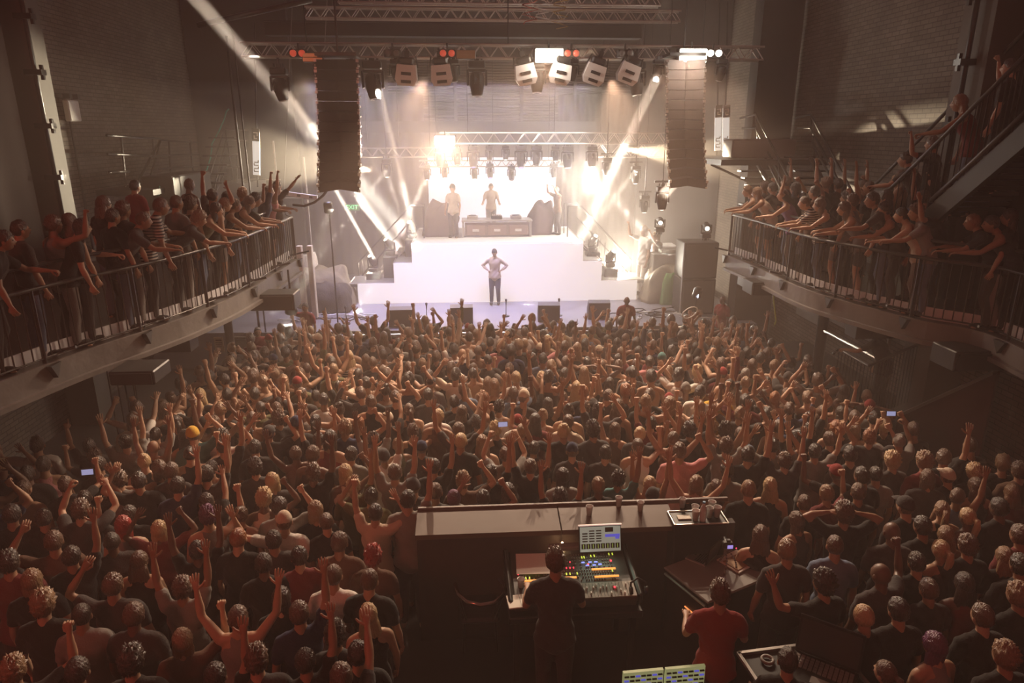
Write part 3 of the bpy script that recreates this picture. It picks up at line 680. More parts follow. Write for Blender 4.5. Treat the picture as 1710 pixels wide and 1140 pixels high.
# drop pendants
for px, py0, py1, lab in ((1014, 205, 262, 'moving head hung on a long drop pole, inner one'), (1062, 232, 276, 'moving head hung on a long drop pole, outer one'), (645, 252, 264, 'moving head at the crossing beams near the green sign'), (1107, 300, 310, 'moving head hanging under the far line array'), (1077, 262, 325, 'small hazy lamp hung low above the photographers')):
    p = onY(px, py1, 20.4 if px != 1107 else 15.2); q = onY(px, py0, 20.4 if px != 1107 else 15.2)
    e, tip = moving_head(p, (0, -.2, -1), lab, .95, M_lamp2)
    mk('drop_pole', MB().rod((0, 0, 0), (0, 0, (q.z - p.z) / .76), .025).rod((0, 0, 0), (0, .3, (10.1 - p.z) / .76), .01).box((0, 0, .12), (.5, .06, .06)), M_blkmet, e)
# floor heads with bright lenses
floor_heads = [(688, 388, 21.2, (-.3, -.6, 1), 'floor moving head at the top of the riser steps'), (652, 416, 20.9, (-.8, -.7, 1.2), 'floor moving head halfway up the riser steps'),
               (624, 444, 20.7, (-.5, -.7, 1.2), 'floor moving head by the low deck of the riser'), (990, 410, 20.9, (.3, -.7, 1), 'floor moving head on the photographer side of the riser'),
               (1019, 436, 20.6, (.4, -.7, 1), 'floor moving head in front of the hot glare')]
FH = []
for px, py, Y, d, lab in floor_heads:
    p = onY(px, py + 10, Y); d_ = Vector(d)
    sup = mk('lamp_stand', MB().box((0, 0, (p.z - SZ) / 2), (.42, .42, max(.1, p.z - SZ - .02)), bev=.02), M_blkmet, loc=(p.x, p.y, SZ)); tag(sup, 'black box under the ' + lab, 'stand', 'boxes under the floor lamps')
    e, tip = moving_head(p, d, lab, 1.0, M_lamp, up=True, grp='floor moving heads'); FH.append(tip)
# side totem lamps near the speaker cabinets
for px, py, Y, lab in ((1101, 388, 18.6, 'white lens lamp on the pole behind the photographers'), (1178, 398, 17.6, 'white lens lamp standing on the black speaker cabinet')):
    p = onY(px, py, Y); e, tip = moving_head(p, (-.2, -1, -.1), lab, .9, M_lamp2, up=True, grp='side lamps')
# beams
WB = (1, .93, .78)
def bm(xa, ya, Ya, xb, yb, Yb, e, col=WB, d=.16, spread=2.4): beam(onY(xa, ya, Ya), onY(xb, yb, Yb), e * 2.6, col, d, spread)
bm(633, 152, FY - .3, 690, 392, 19.5, 34)
bm(652, 402, 20.6, 350, 20, 13.5, 6, d=.12, spread=1.4)
bm(625, 432, 20.4, 468, 150, 15, 4.5, d=.1, spread=1.3)
bm(645, 285, 20.0, 535, 425, 19.4, 4, d=.1, spread=1.5); bm(645, 285, 20.0, 690, 425, 20.4, 4, d=.1, spread=1.5)
bm(712, 300, 22, 655, 410, 20.4, 7)
bm(551, 348, 17.5, 517, 440, 17.6, 10, d=.2, spread=3)
bm(1098, 128, FY - .4, 1034, 262, 18, 44, d=.2)
bm(1107, 326, 14.9, 1400, -10, 12, 70, d=.24, spread=2.4)
bm(262, -75, 12, 560, 258, 18.8, 36, d=.26, spread=2.6)
bm(478, 152, FY - .4, 604, 330, 20, 22, d=.14)
bm(928, 262, RY, 990, 400, 20.2, 12); bm(985, 290, 21, 1090, 400, 20, 10); bm(1062, 285, 20.3, 985, 380, 20, 8)
bm(488, 518, 13.4, 468, 590, 13.2, 8, (.85, 1, .9), .2, 6)
bm(1168, 494, 16.8, 1140, 480, 17.2, 2, (.7, .8, 1), .15, 8)
bm(1096, 45, 14, 1130, -40, 14, 2)
# small spot lights whose lenses show
for px, py, Y, m, lab in ((549, 350, 17.6, M_lamp2, 'small bright spot lamp on a stand behind the curved balcony tip'), (486, 517, 13.5, M_lamp2, 'spot lamp under the curved balcony shining down'), (1164, 492, 16.9, M_lamp2, 'small bluish spot lamp on the stage floor by the cabinet')):
    e = emp('spot_lamp', onY(px, py, Y), lab, 'stage light', 'small spot lamps')
    MM = Matrix.Rotation(R(25), 4, 'X')
    mk('lamp_body', MB().lathe([(.08, .22), (.11, .18), (.12, 0), (.13, -.04)], 16, M=MM), M_blkmet, e, smooth=True); mk('lens', MB().lathe([(.11, -.045), (.05, -.06)], 16, M=MM), m, e)
    mk('stand_pole', MB().rod((0, .05, 0), (0, .05, -(onY(px, py, Y).z - (SZ if Y > 17 else 0)) if px != 486 else .8), .02), M_blkmet, e)
# spots that brighten the brick walls
spot('wall_rake_light', onY(620, 284, 20.8), (-8.2, 12.6, 5.8), 9000, (1, .80, .54), 26, .6, .05)
spot('wall_rake_light', (2.6, 14.3, 7.3), (-8.2, 12.2, 6.0), 3600, (1, .82, .58), 21, .9, .05)  # added spot with no fixture, lifts the dim left brick
spot('wall_rake_light', (4.7, 20.6, 5.3), (8.2, 13.2, 4.9), 12000, (1, .76, .5), 20, .6, .05)

# ================================================================== LINE ARRAYS
def line_array(xt, yt, xb, yb, Y, n, wpx, lab, sgn):
    a = onY(xt, yt, Y); b = onY(xb, yb, Y); H = a.z - b.z; h = H / n
    e = emp('line_array_speaker', a, lab, 'speaker', 'hung line arrays'); w_ = wpx / F * (Y / math.cos(PITCH)) * .95
    V = []; d = .5
    prof = [(-w_ / 2, -.10), (0, .06), (w_ / 2, -.10), (w_ / 2 - .08, d), (-w_ / 2 + .08, d)]
    for zz in (0, -h * .93): V += [(x, y, zz) for x, y in prof]
    Fc = [(0, 1, 2, 3, 4), (9, 8, 7, 6, 5)] + [(k, 5 + k, 5 + (k + 1) % 5, (k + 1) % 5) for k in range(5)]
    cm = MB().add(V, Fc).mesh('cabinet', [M_grille])
    bolt = MB()
    for s in (-1, 1):
        bolt.box((s * w_ / 2, -.1, -h * .1), (.05, .06, .05)).box((s * w_ / 2, .1, -h * .5), (.04, .3, .03)).box((s * w_ / 2, -.1, -h * .8), (.04, .05, .03))
    bolt = bolt.mesh('rigging_bolt', [M_alu])
    for k in range(n):
        t = k / (n - 1); off = -.35 * t ** 3; tl = R(-1 - 16 * t ** 2.2)
        c = mk('cabinet', cm, parent=e, loc=((b.x - a.x) * t, off, -k * h), rot=(-tl, 0, sgn)); mk('rigging_bolt', bolt, parent=c)
    mk('flying_frame', MB().box((0, .2, .1), (w_, .6, .06)).rod((0, .2, .1), (0, .2, 1.4), .02), M_blkmet, e)
    return e
line_array(562, 100, 572, 318, 14.4, 13, 63, 'curved black line array hung over the tarped gear side of the stage', .06)
line_array(1146, 100, 1140, 312, 14.6, 13, 58, 'curved black line array hung over the photographer side of the stage', -.22)
o = mk('speaker_cable', MB().tube([tuple(onY(x, y, 14.6)) for x, y in ((550, 312), (540, 326), (525, 338), (508, 344), (490, 342))], .025, 6), M_cable, smooth=True); tag(o, 'black cable looping from the line array bottom to the balcony', 'cable')

# ================================================================== GEAR ON THE STAGE
for px, py, wd, tl, lab in ((672, 531, 44, 2, 'black stage monitor wedge nearest the tarped gear'), (771, 527, 39, 2, 'black stage monitor wedge before the performer'), (916, 523, 38, -3, 'black stage monitor wedge on the performer side of the microphones'), (999, 519, 38, -4, 'black stage monitor wedge with lit side face')):
    p = onZ(px, py + 12, SZ); w_ = wd / F * (17.4) 
    e = emp('stage_monitor', p, lab, 'speaker', 'monitor wedges on the stage edge', rot=(0, 0, R(tl)))
    V = [(-w_ / 2, -.16, 0), (-w_ / 2, .28, 0), (-w_ / 2, .28, .22), (-w_ / 2, -.02, .52), (-w_ / 2, -.18, .46)]; V += [(-x, y, z) for x, y, z in V]
    mk('cabinet', MB().add(V, [(0, 1, 2, 3, 4), (9, 8, 7, 6, 5), (0, 5, 6, 1), (1, 6, 7, 2), (2, 7, 8, 3), (3, 8, 9, 4), (4, 9, 5, 0)]), mat('monitor_paint', (.09, .075, .075), .6), e)
    mk('grille', MB().add([(-w_ * .44, -.0, .515), (w_ * .44, -.0, .515), (w_ * .44, .275, .24), (-w_ * .44, .275, .24)], [(0, 1, 2, 3)]), M_grille, e)
# disc jockey table
p = onZ(832, 396, TOPZ); q1 = onY(771, 393, p.y); q2 = onY(889, 393, p.y); tw = q2.x - q1.x
tb = emp('dj_table', ((q1.x + q2.x) / 2, p.y + .35, TOPZ), 'long disc jockey table with boxed front on the riser', 'table')
mk('table_top', MB().box((0, 0, .5), (tw, .7, .06), bev=.01), M_alu, tb)
for s in (-1, 1): mk('leg', MB().box((s * (tw / 2 - .05), 0, .235), (.06, .6, .47)), M_alu, tb)
mk('front_panel', MB().box((0, -.28, .25), (tw - .2, .04, .40)), mat('case_panel', (.22, .15, .13), .6, var=.5, scale=12), tb)
for k in range(3): mk('case_box', MB().box((-tw * .3 + k * tw * .3, -.32, .22), (tw * .26, .06, .3), bev=.01).box((-tw * .3 + k * tw * .3, -.36, .22), (.2, .01, .08), mi=1), [mat('case_box', (.3, .2, .17), .6), M_white], tb)
for k, (x, lab) in enumerate(((-.75, 'silver media player on the disc jockey table, green side'), (0, 'black mixer in the middle of the disc jockey table'), (.6, 'silver media player on the disc jockey table, photographer side'))):
    e = emp('dj_deck', (tb.location.x + x, tb.location.y, TOPZ + .53), lab, 'music player', 'players on the disc jockey table')
    mk('body', MB().box((0, 0, .05), (.34, .38, .1), bev=.015), M_blkmet if k == 1 else M_alu, e)
    if k == 1:
        kb = MB()
        for i in range(5):
            for j in range(4): mk('knob', MB().lathe([(.014, .1), (.012, .13)], 8), M_white, e, loc=(-.12 + i * .06, -.12 + j * .08, 0))
    else: mk('platter', MB().lathe([(.12, .1), (.12, .115), (.03, .12)], 20), M_black, e)
# dark draped shapes beside the table
def drapebox(name, cx, cy, cz, w_, d_, h_, m, lab, cat, seed=0, skew=0.):
    n = 14; V = []; Fc = []; rs = 26
    for i in range(n + 1):
        t = i / n
        for k in range(rs):
            a = 2 * math.pi * k / rs; sq = (abs(math.cos(a)) ** 4 + abs(math.sin(a)) ** 4) ** -.25
            f = (1 - .34 * t ** 5) * (1 + .05 * math.sin(a * 9 + seed + t * 3)) + .22 * noise.noise(Vector((math.cos(a) * 1.6 + seed, math.sin(a) * 1.6, t * 2.2))) * (.3 + t)
            if i == n: f *= .25
            V.append((cx + math.cos(a) * sq * w_ / 2 * f + skew * t, cy + math.sin(a) * sq * d_ / 2 * f, cz + h_ * (t ** .9) * (1 + (.35 * noise.noise(Vector((math.cos(a) * 1.5, math.sin(a) * 1.5 + seed, 1))) if i < n else 0))))
    for i in range(n):
        for k in range(rs): Fc.append((i * rs + k, i * rs + (k + 1) % rs, (i + 1) * rs + (k + 1) % rs, (i + 1) * rs + k))
    Fc += [tuple(range(rs))[::-1], tuple(n * rs + k for k in range(rs))]
    o = mk(name, MB().add(V, Fc), m, smooth=True); return tag(o, lab, cat)
q = onZ(737, 398, TOPZ); drapebox('covered_amplifier', q.x - .1, q.y + .7, TOPZ, 1.0, .8, 1.0, mat('dark_cloth', (.12, .08, .08), .9), 'dark cloth covered box behind the standing vocalist on the riser', 'covered gear', 2, .2)
q = onZ(904, 396, TOPZ); drapebox('covered_drum_kit', q.x, q.y + .8, TOPZ, .8, .7, .95, mat('dark_cloth', (.12, .08, .08), .9), 'dark cloth covered gear between the table and the photographer', 'covered gear', 5, .1)
# tarped pile at stage left
q = onZ(540, 517, SZ); drapebox('tarped_gear', q.x, q.y + .6, SZ, 1.65, 1.2, 1.05, mat('tarp', (.24, .19, .13), .7, var=.5, scale=8, bump=.6), 'beige tarp thrown over a heap of gear beside the balcony tip', 'tarp', 1, -.2)
drapebox('gear_bag', q.x + .15, q.y - .12, SZ, 1.3, .8, .8, mat('bag_cloth', (.05, .038, .032), .8, bump=.5), 'dark bulging bag under the beige tarp on the stage', 'bag', 7)
drapebox('white_sheet', q.x - .75, q.y + 1.4, SZ, .7, .6, 1.35, mat('sheet', (.8, .72, .66), .8, bump=.4), 'tall white sheet covered case behind the beige tarp', 'sheet', 3)
q = onZ(1107, 508, SZ); drapebox('tarped_gear', q.x, q.y + .5, SZ, 1.1, .9, 1.1, mat('tarp', (.24, .19, .13), .7), 'beige tarp with green lining peaked over gear by the black cabinet', 'tarp', 9, .25)
drapebox('green_cloth', q.x + .15, q.y + .1, SZ, .5, .4, .9, mat('green_cloth', (.12, .26, .08), .8), 'green cloth hanging on the peaked tarp', 'cloth', 4, .1)
# pale framed boards behind the balcony tip
for px, lab in ((505, 'tall pale timber board at the balcony tip beside the tarp'), (522, 'second pale board standing behind the balcony tip')):
    q = onY(px, 470, 18.2); o = mk('scenery_board', MB().box((0, 0, 1.0), (.13, .2, 2.0), bev=.01), mat('pale_timber', (.55, .46, .36), .7, var=.2), loc=(q.x, 18.2, SZ)); tag(o, lab, 'board')
# big black speaker cabinets
for px, w_, lab in ((1163, .95, 'tall black speaker cabinet stack on the stage edge before the staircase side balcony'),):
    q = onZ(px, 525, SZ); top = onY(px, 405, q.y).z
    e = emp('speaker_stack', (q.x, q.y + .4, SZ), lab, 'speaker')
    for k in range(2): mk('cabinet', MB().box((0, 0, (top - SZ) * (.25 + .5 * k)), (w_, .8, (top - SZ) * .49), bev=.02), M_black, e)
    for k in range(2): mk('grille', MB().box((0, -.41, (top - SZ) * (.25 + .5 * k)), (w_ * .9, .03, (top - SZ) * .44)), M_grille, e)
    mk('trim', MB().rod((-w_ / 2, -.4, 0), (-w_ / 2, -.4, top - SZ), .025), M_alu, e)
q = onZ(1118, 500, SZ); e = emp('flight_case', (q.x, q.y + 1.1, SZ), 'pale lit flight case rack behind the peaked tarp', 'case')
mk('case_body', MB().box((0, 0, .75), (.8, .7, 1.5), bev=.03), M_white, e); mk('case_edge', MB().box((-.4, -.35, .75), (.05, .05, 1.5)).box((.4, -.35, .75), (.05, .05, 1.5)), M_alu, e)
q = onZ(1130, 430, 1.9); o = mk('keyboard_case', MB().box((0, 0, .9), (1.5, .5, 1.0), bev=.02).box((-.1, 0, 1.45), (.8, .3, .1)), M_grey, loc=(onY(1130, 408, 20).x, 20, SZ)); tag(o, 'long grey case with tiny green lights beyond the photographers', 'case')
# cables and microphones along the stage edge
def tangle(name, px0, px1, py, lab, n=9, seed=0):
    e = emp(name, onZ((px0 + px1) / 2, py, SZ), lab, 'cable'); r_ = random.Random(seed); c = Vector(e.location)
    for k in range(n):
        pts = []; a = onZ(r_.uniform(px0, px1), py + r_.uniform(-6, 4), SZ) - c; an = r_.uniform(0, 6)
        for j in range(9):
            an += r_.uniform(-1.3, 1.3); a = a + Vector((math.cos(an) * .13, math.sin(an) * .07, 0)); pts.append((a.x, a.y, .03 + .05 * r_.random()))
        mk('cable_loop', MB().tube(pts, .016, 5), M_cable if k % 3 else M_white, e, smooth=True)
tangle('cable_tangle', 505, 590, 532, 'tangle of black and white cables on the stage edge under the tarp', 14, 1)
tangle('cable_tangle', 1060, 1140, 527, 'tangle of cables on the stage edge by the peaked tarp', 14, 2)
for px, py, lab in ((579, 533, 'thin dark microphone stand on the stage edge by the cable tangle'), (713, 527, 'thin dark microphone stand between the first two monitors'), (845, 520, 'thin dark microphone stand before the performer'), (933, 519, 'short microphone between the last monitors')):
    p = onZ(px, py + 8, SZ); e = emp('microphone_stand', p, lab, 'microphone stand', 'microphones on the stage edge')
    mk('base', MB().lathe([(.1, 0), (.1, .02), (.02, .03)], 12), M_black, e); mk('stand_pole', MB().rod((0, 0, .02), (0, 0, .36), .01), M_blkmet, e); mk('microphone', MB().lathe([(.015, .33), (.02, .42), (.032, .44), (.032, .48), (.01, .5)], 10), M_black, e)
# green exit sign
p = onY(588, 346, 24.0); e = emp('exit_sign', p, 'small green EXIT sign glowing in the haze beside the stage', 'sign')
mk('sign_box', MB().box((0, 0, 0), (.5, .08, .22), bev=.01), mat('sign_dark', (.02, .08, .03), .5, emit=(.05, .5, .12), es=.25), e)
def text_mesh(s, size, ext=.004):
    cu = bpy.data.curves.new('t', 'FONT'); cu.body = s; cu.size = size; cu.extrude = ext; cu.align_x = 'CENTER'; cu.align_y = 'CENTER'
    o = bpy.data.objects.new('t', cu); C.objects.link(o); dg = bpy.context.evaluated_depsgraph_get(); me = bpy.data.meshes.new_from_object(o.evaluated_get(dg)); bpy.data.objects.remove(o); return me
tm = text_mesh('EXIT', .2); tm.materials.clear(); tm.materials.append(mat('sign_letters', (.3, 1, .4), .5, emit=(.25, 1, .4), es=1.6))
mk('lettering', tm, parent=e, loc=(0, -.05, 0), rot=(R(90), 0, 0)); mk('hanging_rod', MB().rod((-.2, 0, .1), (-.2, 0, 10.1 - p.z), .01).rod((.2, 0, .1), (.2, 0, 10.1 - p.z), .01), M_blkmet, e)
# framework lamps on the side behind the balcony tip
for px, y0, y1, lab in ((507, 262, 330, 'thin pale scaffold pole with crossbar beyond the curved balcony'), (456, 235, 300, 'thin hanging rope in front of the pale banner side')):
    p = onY(px, y0, 20); q = onY(px, y1, 20); e = emp('scaffold_pole', (p.x, 20, 0), lab, 'pole')
    mk('pole', MB().rod((0, 0, SZ), (0, 0, p.z), .03), M_alu, e); mk('crossbar', MB().rod((-.9, 0, q.z), (.1, 0, q.z), .02), M_alu, e)
# lit utility ladder-like batten beyond balcony tip
p = onY(500, 326, 18); o = mk('lamp_batten', MB().box((0, 0, 0), (.9, .12, .1)).box((-.3, -.07, 0), (.08, .02, .06), mi=1).box((0, -.07, 0), (.08, .02, .06), mi=1).box((.3, -.07, 0), (.08, .02, .06), mi=1).rod((-.4, .05, 0), (-.4, .05, 10.1 - p.z), .01, mi=1).rod((.4, .05, 0), (.4, .05, 10.1 - p.z), .01, mi=1), [M_white, M_grey], loc=p, rot=(0, R(8), 0)); tag(o, 'short pale lamp batten behind raised hands at the balcony tip', 'stage light')
# yellow ropes from the staircase-side balcony
o = mk('rope', MB().tube([tuple(onY(x, y, 13.4)) for x, y in ((1298, 447), (1293, 458), (1292, 500), (1296, 535), (1294, 542))], .016, 5).tube([tuple(onY(x, y, 13.4)) for x, y in ((1298, 447), (1304, 470), (1330, 488), (1338, 478), (1338, 500))], .01, 5), mat('yellow_rope', (.45, .5, .08), .6), smooth=True); tag(o, 'yellow green rope hanging off the staircase side balcony', 'rope')
# black beam ends under both balconies
for (x, y, z, w_, h_, lab) in ((1273, 478, 2.95, .62, .26, 'black beam end box below the staircase side balcony tip'), (1617, 594, 2.95, .75, .28, 'black beam end box below the dark end of the staircase side balcony'), (235, 621, 2.95, .55, .18, 'black beam end box below the curved balcony above the steel rods'), (460, 500, 2.95, .8, .3, 'black beam end box below the tip of the curved balcony')):
    q = onZ(x, y, z - .1); o = mk('beam_end', MB().box((0, 0, 0), (w_, .5, h_), bev=.015).box((0, -.26, 0), (w_ * .9, .03, h_ * .8)), M_black, loc=q); tag(o, lab, 'beam', None)

# ================================================================== SOUND DESK AREA
PF = .25
wa = onZ(697, 852, 1.66); wb = onZ(1215, 832, 1.66); wc = onZ(702, 892, 1.52); wd = onZ(1120, 868, 1.52)
struct('floor_mix_platform', MB().box((2.0 - .9, 3.2, PF / 2), (5.2 - .6, 6.6, PF)), M_floor)
M_ledge = mat('ledge_wood', (.13, .085, .062), .55, var=.35, scale=4, bump=.2)
mw = emp('mixing_booth_wall', ((wa.x + wb.x) / 2, wa.y, 0), 'long brown topped booth wall between crowd and sound desk', 'booth wall')
hw = (wb.x - wa.x) / 2
for k, (x0, x1, nm) in enumerate(((-hw, -hw + 2 * hw * .44, 'ledge_board'), (-hw + 2 * hw * .44 + .015, onZ(1121, 850, 1.66).x - (wa.x + wb.x) / 2, 'ledge_board'))):
    mk(nm, MB().add([(x0, 0, 1.66), (x1, 0, 1.66), (x1, -.40, 1.59), (x0, -.40, 1.59), (x0, 0, 1.60), (x1, 0, 1.60), (x1, -.40, 1.53), (x0, -.40, 1.53)], [(3, 2, 1, 0), (4, 5, 6, 7), (0, 1, 5, 4), (2, 3, 7, 6), (1, 2, 6, 5), (3, 0, 4, 7)]), M_ledge, mw)
mk('rail_edge', MB().box((0, .02, 1.66), (2 * hw, .05, .05), bev=.01), M_ledge, mw)
mk('wall_panel', MB().box((0, -.2, .76), (2 * hw, .1, 1.5)), mat('booth_panel', (.07, .045, .038), .6, var=.2), mw)
0 and mk('side_panel', MB().box((-hw + .05, -1.7, .55), (.05, 3.0, .9)), M_black, mw)
for px, py, lab in ((984, 852, 'empty plastic cup on the ledge above the monitor screen'), (1069, 846, 'plastic cup on the ledge closer to the drinks case'), (1139, 841, 'plastic cup at the end of the ledge by the bottle'), (1033, 840, 'little clear cup at the crowd edge of the ledge')):
    p = onZ(px, py + 6, 1.64); o = mk('plastic_cup', MB().lathe([(.028, 0), (.04, .11), (.043, .115), (.037, .108), (.026, .01)], 16), M_glass, smooth=True, loc=(p.x, p.y, 1.66 - .175 * (wa.y - p.y) )); tag(o, lab, 'cup', 'cups on the booth ledge')
# mixing console
cn1 = onZ(858, 1012, 1.2); cn2 = onZ(1066, 1004, 1.2); cf1 = onZ(851, 934, 1.22)
cx = (cn1.x + cn2.x) / 2; cw = cn2.x - cn1.x; cy_ = cn1.y; cdp = cf1.y - cn1.y
cs = emp('mixing_console', (cx, cy_, PF), 'large dark mixing console with glowing orange strips and tiny lit keys', 'mixing console', rot=(0, 0, R(1)))
H0 = 1.2 - PF
mk('table', MB().box((0, cdp / 2, H0 - .14), (cw + .1, cdp + .1, .08), bev=.01), M_black, cs)
for sx in (-1, 1):
    for yy in (.05, cdp - .05): mk('leg', MB().box((sx * (cw / 2 - .03), yy, (H0 - .18) / 2), (.06, .06, H0 - .18)), M_black, cs)
tilt = R(9)
body = mk('console_body', MB().box((0, cdp / 2, 0), (cw, cdp, .12), bev=.02), mat('console_paint', (.055, .05, .045), .45), cs, loc=(0, 0, H0 - .02), rot=(tilt, 0, 0))
mk('fader_panel', MB().box((.12, .12, .065), (cw * .8, .2, .015)), mat('fader_panel', (.32, .27, .22), .4), body)
mk('side_rail', MB().box((cw / 2 + .03, cdp / 2, .03), (.05, cdp, .14), bev=.02), M_blkmet, body)
mk('side_rail', MB().box((-cw / 2 - .03, cdp / 2, .03), (.05, cdp, .14), bev=.02), M_blkmet, body)
fpos = []; kn = MB()
rr = random.Random(3)
for k in range(28): 
    x = -cw * .28 + k * cw * .76 / 28; fpos.append((x, .05 + rr.random() * .14, .085)); kn.box((x, .12, .074), (.004, .18, .002))
[mk('fader', MB().box((0, 0, 0), (.014, .03, .03), bev=.003), M_white, body, loc=q_) for q_ in fpos]; mk('fader_slots', kn, M_black, body)
kb = MB()
for i in range(36):
    for j in range(9):
        if rr.random() < .8: kb.lathe([(.008, .062), (.007, .078)], 6, M=Matrix.Translation((-cw * .40 + i * cw * .78 / 36, .27 + j * .045, 0)))
mk('knob', kb, M_grey, body)['kind'] = 'stuff'
def glow(nm, col, es, lst, sz=(.012, .03, .006)):
    m = mat('glow_' + nm, tuple(c * .5 for c in col), .5, emit=col, es=es); b = MB()
    for (u, v, *s) in lst: mk('key_light', MB().box((0, 0, 0), s[0] if s else sz), m, body, loc=(-cw / 2 + u * cw, v * cdp, .082))
glow('orange', (1, .32, .05), 1.3, [(.16, .37, (.16, .02, .01)), (.42, .39, (.30, .02, .01)), (.78, .52, (.26, .02, .01)), (.79, .38, (.26, .02, .01))])
glow('yellow', (.75, .85, .08), .9, [(.12 + .03 * k, .52) for k in range(5)] + [(.12, .42), (.15, .42), (.46, .46), (.49, .46), (.55, .46)] + [(.62 + .02 * k, .76) for k in range(2)] + [(.70, .78), (.73, .78), (.86, .8), (.89, .8), (.85, .48)])
glow('red', (1, .05, .08), 1.6, [(.06, .5, (.016, .016, .01)), (.43, .7, (.014, .014, .01)), (.51, .68, (.012, .012, .01)), (.86, .67, (.02, .02, .01)), (.83, .18, (.016, .016, .01)), (.66, .62, (.016, .02, .01))] + [(.41 + .03 * k, .57, (.012, .02, .008)) for k in range(5)])
glow('blue', (.25, .3, 1), 1.2, [(.62, .66, (.035, .012, .01)), (.68, .66, (.035, .012, .01)), (.73, .66, (.035, .012, .01)), (.65, .60, (.035, .012, .01)), (.71, .6, (.035, .012, .01)), (.76, .61, (.035, .012, .01))])
mk('display_hood', MB().box((.15, cdp - .04, .11), (cw * .55, .08, .06), bev=.01), M_grey, body)
p = onZ(893, 942, 1.36); o = mk('score_sheet', MB().box((0, 0, 0), (.40, .26, .004)), M_paper, loc=(p.x, p.y, 1.37), rot=(R(18), 0, R(-2))); tag(o, 'white paper sheet lying at the back of the mixing console', 'paper')
p = onZ(868, 1005, 1.2); o = mk('paper_stack', MB().box((0, 0, 0), (.2, .2, .015), bev=.002).box((.03, .01, .01), (.004, .18, .002), rot=None, mi=1), [M_paper, M_black], loc=(p.x - .03, p.y - .06, 1.255), rot=(0, 0, .1)); tag(o, 'white papers on the near corner of the console by the engineer', 'paper')
p = onZ(870, 975, 1.3); o = mk('plastic_cup', MB().lathe([(.028, 0), (.04, .12), (.043, .125), (.037, .118), (.026, .01)], 16), M_glass, smooth=True, loc=(p.x, p.y, 1.24)); tag(o, 'clear plastic cup on the console beside the engineer', 'cup')
p = onZ(1066, 985, 1.3); o = mk('headphones', MB().tube([(-.08, 0, 0), (-.075, .03, .07), (0, .05, .11), (.075, .03, .07), (.08, 0, 0)], .012, 8).lathe([(.04, -.01), (.04, .02)], 12, M=Matrix.Translation((-.08, 0, 0)) @ Matrix.Rotation(R(90), 4, 'Y')).lathe([(.04, -.01), (.04, .02)], 12, M=Matrix.Translation((.08, 0, 0)) @ Matrix.Rotation(R(90), 4, 'Y')), M_blkmet, smooth=True, loc=(p.x, p.y, 1.3)); tag(o, 'black headphones with bright rim on the console end', 'headphones')
# monitor showing a mixer page
a = onZ(970, 914, 1.45); e = emp('computer_monitor', (onY(1004, 895, a.y).x, a.y, 1.4), 'flat computer monitor showing a grey mixer page behind the console', 'monitor', rot=(R(-18), 0, R(1)))
mwid = (onY(1038, 895, a.y).x - onY(970, 895, a.y).x)
mk('case', MB().box((0, .02, .13), (mwid + .02, .025, .30), bev=.005), M_black, e)
mk('display', MB().box((0, 0, .13), (mwid, .008, .27)), mat('mixer_page', (.4, .45, .42), .5, emit=(.30, .34, .27), es=.55), e)
mk('light_bar', MB().box((0, .0, .285), (mwid + .03, .03, .012)), mat('bar_paint', (.85, .7, .62), .4, emit=(1, .72, .6), es=.5), e)
b = MB(); b2 = MB(); b3 = MB()
for i in range(8): b.box((-mwid * .42 + i * mwid * .12, -.006, .055), (mwid * .1, .003, .055)); b2.box((-mwid * .42 + i * mwid * .12, -.009, .055), (mwid * .015, .003, .045))
for i in range(3):
    for j in range(5):
        if rr.random() < .9: b.box((-mwid * .38 + i * mwid * .17, -.006, .11 + j * .028), (mwid * .13, .003, .013))
b.box((mwid * .22, -.006, .23), (mwid * .2, .003, .05)); b3.box((mwid * .3, -.006, .165), (mwid * .36, .003, .03)).box((mwid * .42, -.008, .15), (mwid * .1, .003, .045))
mk('page_text', b, mat('page_dark', (.05, .06, .05), .5), e); mk('page_text', b2, mat('page_green', (.3, .5, .1), .5, emit=(.35, .5, .1), es=.5), e); mk('page_text', b3, mat('page_blue', (.1, .1, .5), .5, emit=(.12, .12, .7), es=.6), e)
mk('stand', MB().box((0, .05, -.1), (.06, .03, .3)).box((0, .05, -.24), (.3, .2, .02)), M_black, e)
# little desk lamp glow
p = onZ(939, 906, 1.4); e = emp('desk_lamp', (p.x, p.y, 1.26), 'tiny warm glowing lamp on a thin neck behind the console', 'lamp')
mk('bulb', MB().ell((0, 0, .14), (.012,) * 3, 10, 8), mat('warm_bulb', (1, .8, .5), .5, emit=(1, .62, .3), es=25), e); mk('neck', MB().tube([(0, .1, -.1), (0, .08, .1), (0, .01, .155)], .006, 6), M_black, e)
light('POINT', 'desk_lamp_light', (p.x, p.y - .05, 1.38), 2.0, (1, .6, .3), shadow_soft_size=.02)
light('AREA', 'monitor_screen_light', (a.x + .2, a.y - .06, 1.55), 1.2, (.7, .85, .6), (a.x + .1, a.y - 1, 1.2), shape='RECTANGLE', size=.35, size_y=.22)
